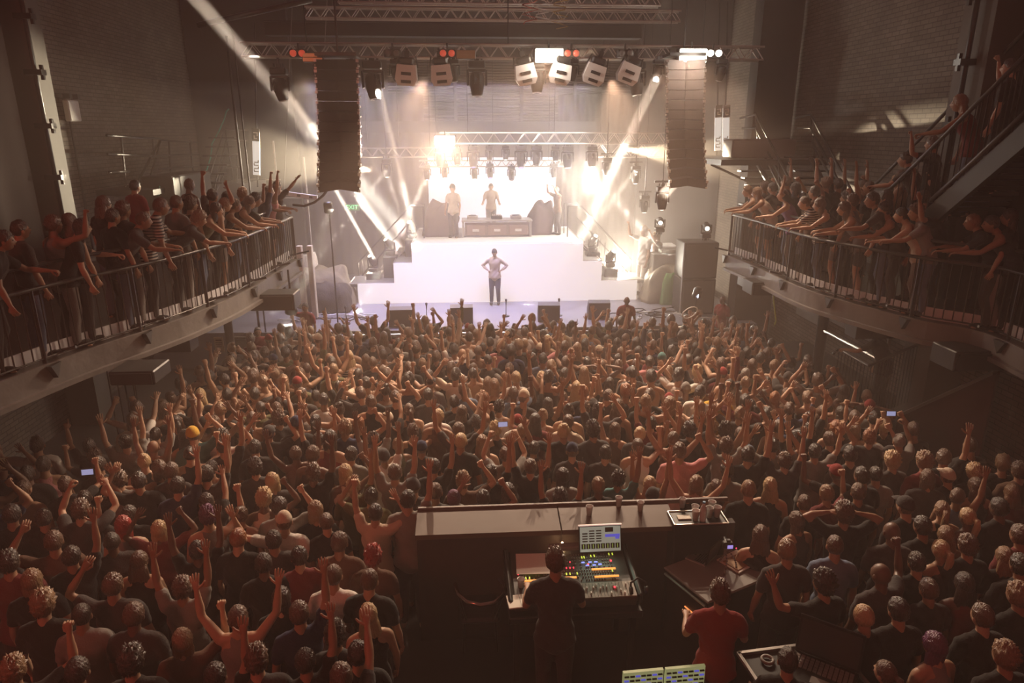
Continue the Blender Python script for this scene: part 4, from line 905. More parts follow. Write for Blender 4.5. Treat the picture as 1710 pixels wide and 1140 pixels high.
# curved chrome chair back
c0 = onZ(800, 968, 1.05); e = emp('chair', (c0.x, c0.y, PF), 'dark chair with curved chrome back rail beside the engineer', 'chair')
pts = [tuple(onZ(x, y, 1.1) - Vector((c0.x, c0.y, PF))) for x, y in ((760, 975), (765, 992), (780, 1005), (803, 1010), (825, 1006), (840, 993), (843, 978), (834, 966))]
mk('back_rail', MB().tube(pts, .022, 8), mat('chrome', (.35, .3, .28), .2, .9), e, smooth=True); mk('seat', MB().box((0, 0, .42), (.45, .45, .07), bev=.03), M_black, e); mk('back_post', MB().rod((-.15, -.2, .44), tuple(pts[1]), .015).rod((.15, -.2, .44), tuple(pts[5]), .015), M_blkmet, e)
for sx in (-1, 1):
    for sy in (-1, 1): mk('leg', MB().rod((sx * .19, sy * .19, 0), (sx * .17, sy * .17, .4), .014), M_blkmet, e)
# drinks case with cups
u = onZ(1126, 872, 1.66); v = onZ(1214, 866, 1.66); e = emp('flight_case', ((u.x + v.x) / 2, u.y + .12, 0), 'black edged flight case used as drinks table by the booth', 'case')
dw = v.x - u.x
mk('case_body', MB().box((0, 0, .82), (dw, .28, 1.63), bev=.02), M_black, e)
mk('case_edge', MB().rod((-dw / 2, -.14, 1.64), (dw / 2, -.14, 1.64), .01).rod((-dw / 2, -.14, 1.64), (-dw / 2, .14, 1.64), .01).rod((dw / 2, -.14, 1.64), (dw / 2, .14, 1.64), .01).rod((-dw / 2, .14, 1.64), (dw / 2, .14, 1.64), .01), M_alu, e)
for px, py, lab in ((1161, 864, 'cloudy plastic cup at the near edge of the drinks case'), (1160, 856, 'plastic cup just behind the cloudy one on the drinks case'), (1184, 859, 'plastic cup beside the bottle on the drinks case'), (1197, 858, 'plastic cup nearest the audience on the drinks case'), (1188, 849, 'plastic cup at the back of the drinks case')):
    p = onZ(px, py + 4, 1.64); o = mk('plastic_cup', MB().lathe([(.03, 0), (.043, .12), (.046, .125), (.04, .118), (.028, .01)], 16), mat('cup_cloud', (.75, .7, .66), .3) if 'cloudy' in lab and 'near' in lab else M_glass, smooth=True, loc=(p.x, p.y, 1.64)); tag(o, lab, 'cup', 'cups on the drinks case')
p = onZ(1173, 869, 1.64); e = emp('water_bottle', (p.x, p.y, 1.64), 'clear plastic water bottle with blue cap on the drinks case', 'bottle')
mk('bottle_body', MB().lathe([(.035, 0), (.038, .02), (.038, .14), (.03, .17), (.014, .2), (.014, .22)], 16), M_glass, e, smooth=True); mk('bottle_cap', MB().lathe([(.016, .22), (.016, .24)], 12), mat('blue_cap', (.1, .3, .5), .4), e)
p = onZ(1142, 864, 1.64); o = mk('phone', MB().box((0, 0, 0), (.15, .09, .012), bev=.004), M_paper, loc=(p.x, p.y, 1.645)); tag(o, 'pale phone lying on the drinks case', 'phone')
# rack with laptop and camera
u = onZ(1130, 943, 1.25); v = onZ(1180, 982, 1.25); x2 = onZ(1268, 955, 1.25)
d1 = (v - u); ang = math.atan2(d1.y, d1.x)
ctr = (u + x2) / 2 + Vector((-.02, -.02, 0))
e = emp('equipment_rack', (ctr.x, ctr.y, 0), 'black equipment rack carrying a laptop and a small camera', 'rack', rot=(0, 0, ang))
rw, rd = .62, .85
mk('rack_body', MB().box((0, 0, .6), (rw, rd, 1.2), bev=.02), M_black, e); mk('rack_top', MB().box((0, 0, 1.215), (rw + .06, rd + .05, .03), bev=.01), M_grey, e)
mk('front_trim', MB().rod((-rw / 2, -rd / 2 - .02, 1.16), (rw / 2, -rd / 2 - .02, 1.16), .018), M_alu, e)
mk('rack_lights', MB().box((.1, -rd / 2 - .01, .95), (.18, .01, .012)).box((.15, -rd / 2 - .01, .9), (.15, .01, .012)), mat('rack_amber', (.8, .3, .1), .5, emit=(1, .3, .08), es=1.2), e)
def laptop(loc, rz, lab, screen_m, ang=105, s=1.):
    e = emp('laptop', loc, lab, 'laptop', rot=(0, 0, rz), scale=s)
    mk('keyboard_base', MB().box((0, 0, .01), (.36, .25, .02), bev=.005), M_alu if 'silver' in lab else M_blkmet, e)
    k = MB()
    for i in range(12):
        for j in range(5): k.box((-.15 + i * .027, -.01 + j * .024, .023), (.021, .019, .005))
    k.box((0, -.08, .022), (.1, .06, .003)); mk('keys', k, M_black if 'silver' in lab else M_grey, e)
    s_ = mk('lid', MB().box((0, 0, .12), (.36, .012, .24), bev=.004), M_blkmet, e, loc=(0, .125, .02), rot=(R(90 - ang), 0, 0)); mk('display', MB().box((0, -.008, .12), (.33, .003, .2)), screen_m, s_)
    return e
p = onZ(1172, 925, 1.26); laptop((p.x, p.y, 1.232), ang + R(-90) + R(20), 'silver keyed laptop half open on the equipment rack', mat('dim_screen', (.05, .04, .04), .3), 100, .95)
p = onZ(1232, 935, 1.26); o = mk('notebook', MB().box((0, 0, 0), (.3, .34, .015), bev=.003).box((.02, 0, .012), (.2, .3, .01), mi=1), [M_paper, mat('kraft', (.35, .2, .1), .7)], loc=(p.x, p.y, 1.245), rot=(0, 0, ang + .1)); tag(o, 'brown notebook and papers beside the camera on the rack', 'notebook')
p = onZ(1212, 955, 1.25); e = emp('video_camera', (p.x + .02, p.y + .08, 1.23), 'small camera on a bendy beaded tripod, violet preview and red light', 'camera')
for k, (dx, dy) in enumerate(((-.05, -.1), (.12, -.02), (-.03, .12))):
    g_ = MB()
    for j in range(11):
        t = j / 10; g_.ell((dx * (1 - t) ** .8 + .02 * math.sin(t * 4), dy * (1 - t), .01 + t * .26), (.012,) * 3, 8, 6)
    mk('tripod_leg', g_, mat('bead_grip', (.2, .18, .17), .3), e, smooth=True)
mk('camera_body', MB().box((0, 0, .31), (.11, .06, .075), bev=.01).lathe([(.032, 0), (.032, .08), (.028, .08)], 12, M=Matrix.Translation((0, .03, .31)) @ Matrix.Rotation(R(-90), 4, 'X')).box((0, -.02, .37), (.04, .04, .03), bev=.005), M_black, e)
mk('camera_preview', MB().box((.02, -.034, .30), (.06, .004, .04)), mat('preview', (.2, .15, .5), .4, emit=(.4, .3, .8), es=.9), e); mk('record_light', MB().ell((.09, -.03, .28), (.006,) * 3, 8, 6), mat('rec_red', (1, .1, .1), .5, emit=(1, .03, .08), es=4), e)
# near lower right: case with laptop
p = onZ(1262, 1082, 1.25); q = onZ(1350, 1062, 1.25)
e = emp('flight_case', (p.x + .35, p.y - .28, 0), 'open edged flight case under the big dark laptop near the red shirt', 'case', rot=(0, 0, R(6)))
mk('case_body', MB().box((0, 0, .6), (.95, .7, 1.15), bev=.02), M_black, e)
mk('case_edge', MB().box((0, .34, 1.19), (.95, .03, .03)).box((-.47, 0, 1.19), (.03, .7, .03)).box((.47, 0, 1.19), (.03, .7, .03)), M_alu, e)
p = onZ(1365, 1118, 1.3); laptop((p.x + .05, p.y, 1.22), R(-38), 'large dark laptop with raised lid on the open flight case', mat('dim_screen', (.05, .04, .04), .3), 100, 1.5)
p = onZ(1282, 1098, 1.22); o = mk('tape_roll', MB().tube([(.05 * math.cos(t), .05 * math.sin(t), .02) for t in np.linspace(0, 6.283, 17)], .016, 6), M_grey, smooth=True, loc=(p.x, p.y, 1.18)); tag(o, 'grey roll of tape lying on the open flight case', 'tape')
# lighting desk screens at bottom
p = onZ(1106, 1136, 1.15); e = emp('lighting_desk', (p.x, p.y - .05, PF), 'lighting desk with two lit table screens at the bottom edge', 'lighting desk', rot=(0, 0, R(3)))
mk('desk_body', MB().box((0, -.2, .8), (.8, .5, .15), bev=.02).box((0, -.2, .36), (.6, .4, .72)), M_black, e)
for s in (-1, 1):
    d = mk('desk_screen', MB().box((s * .19, .02, .93), (.36, .03, .26)), mat('desk_screen', (.3, .3, .15), .5, emit=(.34, .36, .16), es=.55), e, rot=(0, 0, 0)); t = MB(); t2 = MB()
    for i in range(7):
        for j in range(5): (t if (i + j) % 3 else t2).box((s * .19 - .15 + i * .05, .0, .84 + j * .045), (.04, .01, .012))
    mk('page_text', t, M_black, d); mk('page_text', t2, mat('page_blue', (.1, .1, .5), .5), d)
# ================================================================== PEOPLE
def nrm(v): v = np.array(v, float); return v / np.linalg.norm(v)
ARM = dict(down=((.25, .05, -1), (.05, .3, -1)), up=((.3, .2, 1), (.02, .12, 1)), upout=((.62, .25, .8), (.12, .2, 1)), upbent=((.85, .25, .55), (-.55, .2, .8)),
           fist=((.5, .55, .25), (-.05, .2, 1)), point=((.25, .75, .65), (.05, .8, .75)), phone=((.3, .6, .35), (-.35, .35, .9)), onhead=((.85, .15, .62), (-.98, .0, .22)),
           rail=((.2, .75, -.6), (-.15, .95, -.12)), hips=((.78, -.25, -.7), (-.62, .38, -.42)), desk=((.3, .3, -.9), (-.1, 1, .0)), wave=((.9, .15, .25), (.35, .1, 1)), hang=((.1, .8, -.75), (.0, .35, -.95)), deck=((.3, .2, -.9), (.1, .95, -.15)))
# name: left arm, right arm, left hand, right hand, lean, head pitch(+ looks up), head yaw, words
POSES = dict(
 stand=('down', 'down', 'relax', 'relax', 2, 6, 0, 'arms down'), oneup=('down', 'up', 'relax', 'open', 0, 10, -5, 'one arm straight up'), otherup=('up', 'down', 'point', 'relax', 0, 10, 8, 'one finger pointed up'),
 bothup=('up', 'up', 'open', 'open', -2, 14, 0, 'both arms straight up'), overhead=('upbent', 'upbent', 'open', 'fist', 0, 8, 0, 'both arms bent overhead'), fistup=('down', 'fist', 'relax', 'fist', 0, 6, 5, 'fist raised at head height'),
 otherfist=('fist', 'down', 'fist', 'relax', 3, 4, -8, 'bent arm and fist up'), reach=('down', 'point', 'relax', 'open', 6, 8, 0, 'arm reaching to the stage'), phoneup=('phone', 'phone', 'grip', 'grip', 0, 8, 0, 'both hands raised close together'),
 onhead=('onhead', 'onhead', 'relax', 'relax', 0, 5, 0, 'both hands on head'), vee=('upout', 'upout', 'open', 'open', 0, 12, 0, 'arms spread up in a V'), wave=('wave', 'down', 'open', 'relax', 0, 5, 5, 'one arm waving wide'),
 bothfist=('fist', 'fist', 'fist', 'horns', 2, 4, 0, 'both fists up'), archup=('up', 'upbent', 'fist', 'open', 0, 10, 10, 'one arm straight one bent overhead'), bentup=('upbent', 'down', 'relax', 'relax', 0, 4, 0, 'one arm arched over the head'),
 bentreach=('down', 'upbent', 'relax', 'fist', 3, 8, -4, 'one bent arm raised'))
POSES.update(
 rail=('rail', 'rail', 'relax', 'relax', 30, 8, 0, 'leaning both forearms on the rail'), railone=('rail', 'down', 'grip', 'relax', 22, 8, 8, 'one arm on the rail'), railup=('rail', 'up', 'grip', 'fist', 16, 4, 0, 'one arm up one on the rail'),
 hang=('hang', 'rail', 'relax', 'grip', 42, -2, 0, 'bent far over the rail'), hips=('hips', 'hips', 'fist', 'fist', 3, -28, 0, 'hands on hips'), desk=('desk', 'desk', 'relax', 'relax', 5, -14, 0, 'hands on the desk'),
 vocal=('down', 'down', 'relax', 'relax', 0, 0, -8, 'arms hanging'), dj=('deck', 'deck', 'relax', 'relax', 6, -14, 10, 'hands on the decks'), shoot=('phone', 'phone', 'grip', 'grip', 3, 0, 0, 'holding up a camera'))
def headfn(x, y, z):
    X, Y, Z = x * .079, y * .097, z * .114
    if z < 0: X *= 1 - .30 * (-z) ** 1.3
    if z < 0 and y < 0: Y *= 1 - .38 * (-z)
    if y > 0:
        g = math.exp(-(x / .15) ** 2 - ((z + .16) / .17) ** 2) * .024 + .006 * math.exp(-((z - .17) / .08) ** 2 - (x / .6) ** 2) - .009 * math.exp(-((abs(x) - .36) / .15) ** 2 - ((z - .02) / .09) ** 2)
        g += .006 * math.exp(-(x / .22) ** 2 - ((z + .46) / .07) ** 2) + .010 * math.exp(-(x / .3) ** 2 - ((z + .8) / .16) ** 2)
        Y += g
    return X, Y, Z
def hand(b, W, h, nrm_, side, kind, lo):
    """W wrist, h forearm direction, nrm_ palm normal, side: -1 / 1 which arm"""
    h = nrm(h); s = nrm(np.cross(h, nrm_)); n = nrm(np.cross(s, h)); seg = 5 if lo else 8
    ts = 1 if s[0] * side < 0 else -1            # thumb towards the middle of the body
    K = W + h * .088
    b.tube([W - h * .01, W + h * .03, W + h * .06, K], [(.026, .019), (.034, .018), (.042, .016), (.040, .013)], seg, side=s)
    out = MB()
    curls = dict(open=(6, 10, 8), relax=(22, 30, 22), fist=(75, 95, 60), grip=(48, 60, 40), point=(75, 95, 60), horns=(75, 95, 60))[kind]
    for i, (o, L) in enumerate(((.030, .072), (.010, .080), (-.011, .074), (-.030, .058))):
        cu = curls
        if kind == 'point' and i == 0: cu = (4, 5, 3)
        if kind == 'horns' and i in (0, 3): cu = (4, 5, 3)
        p = K - h * .008 + s * o * ts; a = 0; pts = [p]; fr = s * o * ts * (4.5 if kind == 'open' else 1.2)
        for c, f in zip(cu, (.44, .31, .25)):
            a += R(c); d = nrm(h * math.cos(a) + n * math.sin(a) + fr); p = p + d * L * f; pts.append(p)
        out.tube(pts, [.0098, .0092, .0085, .007], 4 if lo else 6)
    tb = W + h * .028 + s * .03 * ts; d = nrm(h * .55 + s * ts * (.85 if kind == 'open' else .35) + n * (.15 if kind in ('open', 'relax') else .6))
    e2 = tb + d * .038; d2 = nrm(d + (h * .5 if kind == 'open' else -s * ts * .9)); out.tube([W + h * .018 + s * .012 * ts, tb, e2, e2 + d2 * .03], [.014, .0125, .011, .009], 4 if lo else 6)
    return out
def voxel(name, b, vs, sm=3, dec=1.0):
    me = b.mesh('tmp'); o = bpy.data.objects.new('tmp', me); C.objects.link(o)
    r = o.modifiers.new('r', 'REMESH'); r.mode = 'VOXEL'; r.voxel_size = vs
    s = o.modifiers.new('s', 'SMOOTH'); s.iterations = sm; s.factor = .5
    if dec < 1: d = o.modifiers.new('d', 'DECIMATE'); d.ratio = dec
    dg = bpy.context.evaluated_depsgraph_get(); dg.update(); m2 = bpy.data.meshes.new_from_object(o.evaluated_get(dg))
    V = np.empty(len(m2.vertices) * 3); m2.vertices.foreach_get('co', V); Fc = [tuple(p.vertices) for p in m2.polygons]
    bpy.data.objects.remove(o); bpy.data.meshes.remove(me); bpy.data.meshes.remove(m2)
    return V.reshape(-1, 3), Fc
def Tfn(lean):
    c, s = math.cos(R(lean)), math.sin(R(lean))
    def T(p):
        p = np.array(p, float); t = min(1., max(0., (p[2] - .9) / .35)) if p[2] < 1.25 else 1.
        L = R(lean) * t; c, s = math.cos(L), math.sin(L); z = p[2] - .95
        return np.array((p[0], p[1] * c + z * s, .95 + z * c - p[1] * s))
    return T
def build_pose(key, lo=False):
    la, ra, lh, rh, lean, hp, hy, words = POSES[key]
    T = Tfn(lean); seg = 7 if lo else 12; B = MB(); out = {}
    tor = [(.80, .150, .095), (.90, .168, .112), (1.0, .150, .105), (1.1, .140, .098), (1.2, .152, .108), (1.32, .172, .114), (1.41, .165, .09), (1.46, .10, .065)]
    B.tube([T((0, 0, z)) for z, a, b in tor], [(a, b) for z, a, b in tor], seg if lo else 18, side=(1, 0, 0))
    nb = T((0, -.01, 1.45)); hc = T((0, .02, 1.60)); 
    Rh = Matrix.Rotation(R(-lean * .35), 4, 'X') @ Matrix.Rotation(R(hy), 4, 'Z') @ Matrix.Rotation(R(hp), 4, 'X')
    HM = Matrix.Translation(hc + np.array((0, .01, .03))) @ Rh; out['head'] = HM
    B.tube([nb, (nb + hc) / 2 - np.array((0, .005, 0)), hc], [.06, .054, .056], seg, side=(1, 0, 0))
    legs = []
    for s in (-1, 1):
        kf = .03 if s < 0 else .0
        legs.append([(s * .085, 0, .90), (s * .095, .01, .70), (s * .10, .02 + kf, .49), (s * .105, -.015, .30), (s * .11, -.03, .10), (s * .11, -.03, .05)])
        B.tube(legs[-1], [.092, .082, .056, .055, .038, .038], seg)
        B.tube([(s * .11, -.06, .035), (s * .115, .03, .04), (s * .12, .13, .025)], [(.036, .034), (.042, .036), (.04, .022)], seg, side=(1, 0, 0))
    fing = MB(); arms = []
    for s, nm, hk in ((-1, la, lh), (1, ra, rh)):
        u, f = ARM[nm]; u = nrm((u[0] * s, u[1], u[2])); f = nrm((f[0] * s, f[1], f[2]))
        if lean > 10 and nm not in ('rail', 'hang'): pass
        Sh = T((s * .178, 0, 1.395)) + np.array((-s * .02, 0, .045)) * max(0, u[2])
        E = Sh + u * .285; Wr = E + f * .245; arms.append((Sh, E, Wr, u, f))
        B.tube([T((s * .05, -.01, 1.44)), (T((s * .05, -.01, 1.44)) + Sh) / 2 + np.array((0, 0, .012)), Sh], [.05, .054, .056], seg)
        B.tube([Sh, Sh + u * .1, Sh + u * .2, E, E + f * .07, E + f * .15, Wr], [.055, .05, .043, .037, .041, .034, .025], seg)
        pn = (0, 1, 0) if f[2] > .3 else ((0, .2, -1) if abs(f[2]) < .6 else (-s, .2, 0))
        if nm in ('onhead',): pn = (0, 0, -1)
        if nm in ('phone',): pn = (-s * .8, .6, 0)
        fg = hand(B, Wr, f, pn, s, hk, lo); fing.add(fg.arr(), fg.f)
    H = MB(); hsg, hrg = (10, 8) if lo else (28, 22)
    H.ell((0, 0, 0), None, hsg, hrg, headfn)
    for s in (-1, 1):
        H.ell((s * .078, -.006, -.008), (.011, .021, .032), 6 if lo else 10, 4 if lo else 8)
        if not lo: H.ell((s * .030, .084, .006), (.012, .008, .007), 8, 6, mi=1)
    if not lo: H.ell((0, .0985, -.053), (.021, .005, .006), 8, 6, mi=2)
    fin = MB()
    if lo: fin.add(B.arr(), B.f)
    else:
        V, Fc = voxel(key, B, .0135, 3); fin.add(V, Fc)
    fin.add(fing.arr(), fing.f)
    Hv = xf(H.arr(), HM); base = fin.n; fin.v.append(Hv); fin.f += [tuple(i + base for i in f) for f in H.f]; fin.m += H.m; fin.n += len(Hv)
    out['body'] = fin
    # shirts
    for kind in ('tee', 'tank', 'long'):
        S = MB(); tk = tor[1:] if kind != 'tank' else tor[1:-1]
        zz = [(.86, .190, .132)] + [(z, a + (.014 if z < 1.05 else 0), b_ + (.014 if z < 1.05 else 0)) for z, a, b_ in tk]
        S.tube([T((0, 0, z)) for z, a, b in zz], [(a + .014, b + .016) if z < 1.4 else (a + .008 if kind != 'tank' else a - .035, b + .012) for z, a, b in zz], seg if lo else 18, side=(1, 0, 0), cap=not lo)
        for s, (Sh, E, Wr, u, f) in zip((-1, 1), arms):
            nk = T((s * .05, -.01, 1.44))
            if kind == 'tank':
                S.tube([T((s * .085, -.05, 1.36)), T((s * .09, -.01, 1.478)), T((s * .085, .06, 1.36))], [(.022, .02)] * 3, seg, side=(1, 0, 0)); continue
            S.tube([nk, (nk + Sh) / 2 + np.array((0, 0, .014)), Sh], [.056, .064, .07], seg)
            if kind == 'tee': S.tube([Sh, Sh + u * .08, Sh + u * .17], [.069, .068, .064], seg)
            else: S.tube([Sh, Sh + u * .12, E, E + f * .1, E + f * .21], [.069, .062, .052, .05, .036], seg)
        if lo: out[kind] = S
        else:
            V, Fc = voxel(kind, S, .019, 2); q = MB(); 
            # cloth folds
            V = V + .004 * np.stack([np.sin(V[:, 2] * 47 + V[:, 0] * 30), np.sin(V[:, 2] * 39 + V[:, 0] * 44), 0 * V[:, 0]], 1)
            q.add(V, Fc); out[kind] = q
    # trousers
    for kind in ('trousers', 'shorts'):
        S = MB(); S.tube([(0, 0, .84), T((0, 0, .92)), T((0, 0, .99))], [(.165, .115), (.178, .124), (.163, .116)], seg if lo else 16, side=(1, 0, 0))
        for lg in legs:
            L = lg[:5] if kind == 'trousers' else [lg[0], lg[1], tuple((np.array(lg[1]) + np.array(lg[2])) / 2)]
            S.tube(L, [.105, .095, .075, .068, .062][:len(L)], seg)
        if lo: out[kind] = S
        elif key in ('hips', 'vocal', 'rail') or kind == 'trousers' and key == 'stand' or key == 'stand':
            V, Fc = voxel(kind, S, .02, 2); q = MB(); q.add(V, Fc); out[kind] = q
    sh = MB()
    for s in (-1, 1): sh.ell((s * .112, .035, .045), (.05, .135, .05), 12, 8)
    out['shoes'] = sh; out['words'] = words
    return out
def hair_mesh(kind, lo=False):
    b = MB(); sg, rg = (12, 9) if lo else (44, 30)
    lump = dict(short=(.05, .06), crop=(.0, .03), curly=(.26, .2), long=(.03, .05), bun=(.02, .04), pony=(.02, .04), messy=(.12, .17), bob=(.06, .06))[kind]
    base = dict(short=1.10, crop=1.05, curly=1.20, long=1.13, bun=1.09, pony=1.08, messy=1.14, bob=1.15)[kind]
    def fn(x, y, z):
        X, Y, Z = headfn(x, y, z)
        t = z - (-.14 + .72 * y); back = -.75 if kind in ('long', 'bob', 'curly') else -.6
        if abs(x) > .6 and kind in ('long', 'bob'): t += .25
        k = min(1, max(0, t / .16 + .5)); 
        an = math.atan2(x, z + .4)
        n = noise.noise(Vector((x, y, z)) * (8 if kind in ('curly', 'messy') else 5)) * lump[1] * 1.6 + noise.noise(Vector((x * 14, y * 5, z * 9))) * lump[1] + (lump[0] * max(0, z) * .5) + .022 * math.sin(an * 26 + y * 5 + 3 * noise.noise(Vector((x, y, z)) * 3))
        g = .93 + (base + n - .93) * k
        return X * g, Y * g, Z * g + .004 * k
    b.ell((0, 0, 0), None, sg, rg, fn)
    s2 = 8 if lo else 24
    if kind == 'long': b.tube([(0, -.02, .02), (0, -.062, -.06), (0, -.085, -.17), (0, -.10, -.28), (0, -.10, -.38)], [(.078, .052), (.100, .055), (.118, .048), (.112, .040), (.07, .024)], s2, side=(1, 0, 0), rid=.09, nr=11)
    if kind == 'bob': b.tube([(0, -.01, .02), (0, -.035, -.06), (0, -.04, -.15)], [(.078, .06), (.095, .062), (.088, .055)], s2, side=(1, 0, 0), rid=.08, nr=11)
    if kind == 'bun': b.ell((0, -.055, .125), (.045, .045, .04), 8 if lo else 16, 6 if lo else 12)
    if kind == 'pony': b.tube([(0, -.085, .05), (0, -.135, .05), (0, -.155, -.03), (0, -.145, -.14), (0, -.13, -.24)], [.024, .034, .04, .034, .015], 6 if lo else 14, rid=.08, nr=6)
    return b
def hat_mesh(kind, lo=False):
    b = MB(); sg, rg = (12, 8) if lo else (30, 18)
    def fn(x, y, z):
        X, Y, Z = headfn(x, y, z); k = min(1, max(0, (z - .12 + (.25 * y if kind == 'beanie' else 0)) / .1 + .5)); g = .9 + (.25 if kind == 'cap' else .24) * k; return X * g, Y * g, Z * g + (.018 * max(0, z) if kind == 'beanie' else 0)
    b.ell((0, 0, 0), None, sg, rg, fn)
    if kind == 'cap': b.tube([(0, .07, .045), (0, .12, .042), (0, .165, .03)], [(.072, .008), (.07, .006), (.045, .004)], 8 if lo else 16, side=(1, 0, 0))
    return b
SKIN = [mat('skin_fair', (.52, .32, .21), .5, spec=.4), mat('skin_tan', (.42, .24, .15), .5, spec=.4), mat('skin_olive', (.34, .19, .12), .5, spec=.4), mat('skin_deep', (.16, .085, .055), .45, spec=.5)]
M_eye = mat('eye', (.03, .02, .02), .2); M_lip = mat('lips', (.35, .13, .10), .5)
def hmat(n, c): 
    m = mat('hair_' + n, c, .34, spec=.9); nt = m.node_tree
    if len(nt.nodes) < 5:
        tc = nt.nodes.new('ShaderNodeTexCoord'); mp = nt.nodes.new('ShaderNodeMapping'); mp.inputs['Scale'].default_value = (60, 60, 6); no = nt.nodes.new('ShaderNodeTexNoise'); no.inputs['Scale'].default_value = 1.5
        u = nt.nodes.new('ShaderNodeBump'); u.inputs['Strength'].default_value = .9; u.inputs['Distance'].default_value = .02
        nt.links.new(tc.outputs['Object'], mp.inputs[0]); nt.links.new(mp.outputs[0], no.inputs[0]); nt.links.new(no.outputs[0], u.inputs['Height']); nt.links.new(u.outputs[0], nt.nodes['Principled BSDF'].inputs['Normal'])
    return m
HAIR = {'dark': hmat('dark', (.045, .027, .018)), 'brown': hmat('brown', (.13, .07, .04)), 'light-brown': hmat('light_brown', (.29, .17, .09)), 'blond': hmat('blond', (.56, .38, .20)), 'ginger': hmat('ginger', (.33, .12, .04)),
        'red-dyed': hmat('red', (.35, .03, .02)), 'purple': hmat('purple', (.16, .05, .13)), 'grey': hmat('grey', (.30, .26, .22))}
def cm(n, c): return mat('cloth_' + n, c, .85, spec=.2, sheen=.12, bump=.25, scale=60)
CLOTH = {'black': cm('black', (.022, .019, .018)), 'charcoal': cm('charcoal', (.06, .052, .05)), 'white': cm('white', (.72, .66, .6)), 'grey': cm('grey', (.25, .23, .21)), 'navy': cm('navy', (.03, .035, .08)), 'red': cm('red', (.26, .03, .026)),
         'pink': cm('pink', (.6, .25, .25)), 'olive': cm('olive', (.12, .11, .05)), 'denim': cm('denim', (.14, .18, .26)), 'brown': cm('brown', (.13, .07, .045)), 'yellow': cm('yellow', (.7, .42, .06)), 'teal': cm('teal', (.08, .2, .2)), 'maroon': cm('maroon', (.17, .03, .03)), 'cream': cm('cream', (.62, .5, .38)), 'purple': cm('purple', (.2, .1, .25))}
def striped():
    m = bpy.data.materials.new('cloth_striped'); m.use_nodes = True; nt = m.node_tree; b = nt.nodes['Principled BSDF']; tc = nt.nodes.new('ShaderNodeTexCoord'); wv = nt.nodes.new('ShaderNodeTexWave'); wv.bands_direction = 'Z'; wv.inputs['Scale'].default_value = 8
    rp_ = nt.nodes.new('ShaderNodeValToRGB'); rp_.color_ramp.interpolation = 'CONSTANT'; rp_.color_ramp.elements[0].color = (.55, .48, .42, 1); rp_.color_ramp.elements[1].color = (.03, .03, .04, 1); rp_.color_ramp.elements[1].position = .5
    nt.links.new(tc.outputs['Object'], wv.inputs[0]); nt.links.new(wv.outputs[0], rp_.inputs[0]); nt.links.new(rp_.outputs[0], b.inputs['Base Color']); b.inputs['Roughness'].default_value = .85; return m
CLOTH['striped'] = striped()
PO = {k: None for k in POSES}
def P(key): 
    if PO[key] is None:
        d = build_pose(key); M = {}
        M['body'] = d['body'].mesh('body', [SKIN[0], M_eye, M_lip], True)
        for k in ('tee', 'tank', 'long', 'trousers', 'shorts', 'shoes'):
            if k in d: M[k] = d[k].mesh(k, [CLOTH['black']], True)
        M['head'] = d['head']; M['words'] = d['words']; PO[key] = M
    return PO[key]
def hm(kind):
    return cached('h' + kind, lambda: (hat_mesh(kind) if kind in ('cap', 'beanie') else hair_mesh(kind)).mesh('hair', [HAIR['dark']], True))
HAIRW = dict(short='short {c} hair', crop='cropped {c} hair', curly='curly {c} hair', long='long {c} hair', bun='{c} hair in a bun', pony='{c} ponytail', messy='messy {c} hair', bob='{c} bobbed hair', bald='bald head', cap='{c} cap', beanie='{c} beanie')
TOPW = dict(tee='{c} tee', tank='{c} tank top', long='{c} long sleeves', bare='bare torso')
def person(loc, rz, pose, hair, hcol, top, tcol, skin=0, sc=1., legs='trousers', lcol='charcoal', shoes=False, group=None, label=None, tilt=0):
    M = P(pose); o = mk('person', M['body'], loc=loc, rot=(0, 0, rz), scale=sc)
    o.material_slots[0].link = 'OBJECT'; o.material_slots[0].material = SKIN[skin]
    def child(nm, me, m, MM=None):
        c = mk(nm, me, parent=o, M=MM); c.material_slots[0].link = 'OBJECT'; c.material_slots[0].material = m; return c
    if hair in ('cap', 'beanie'):
        child('hair', hm('crop'), HAIR['brown'], M['head']); child(hair, hm(hair), CLOTH[hcol], M['head'])
    elif hair != 'bald': child('hair', hm(hair), HAIR[hcol], M['head'])
    if top != 'bare': child({'tee': 't_shirt', 'tank': 'tank_top', 'long': 'shirt'}[top], M[top], CLOTH[tcol])
    L = M if legs in M else (P('rail') if POSES[pose][4] > 10 else P('stand'))
    child(legs, L[legs], CLOTH[lcol])
    if shoes: child('shoes', M['shoes'], CLOTH['black'])
    o['category'] = 'person'; o['kind'] = 'thing'
    if group: o['group'] = group
    if label: o['label'] = label
    return o
def headz(pose): return P(pose)['head'].translation
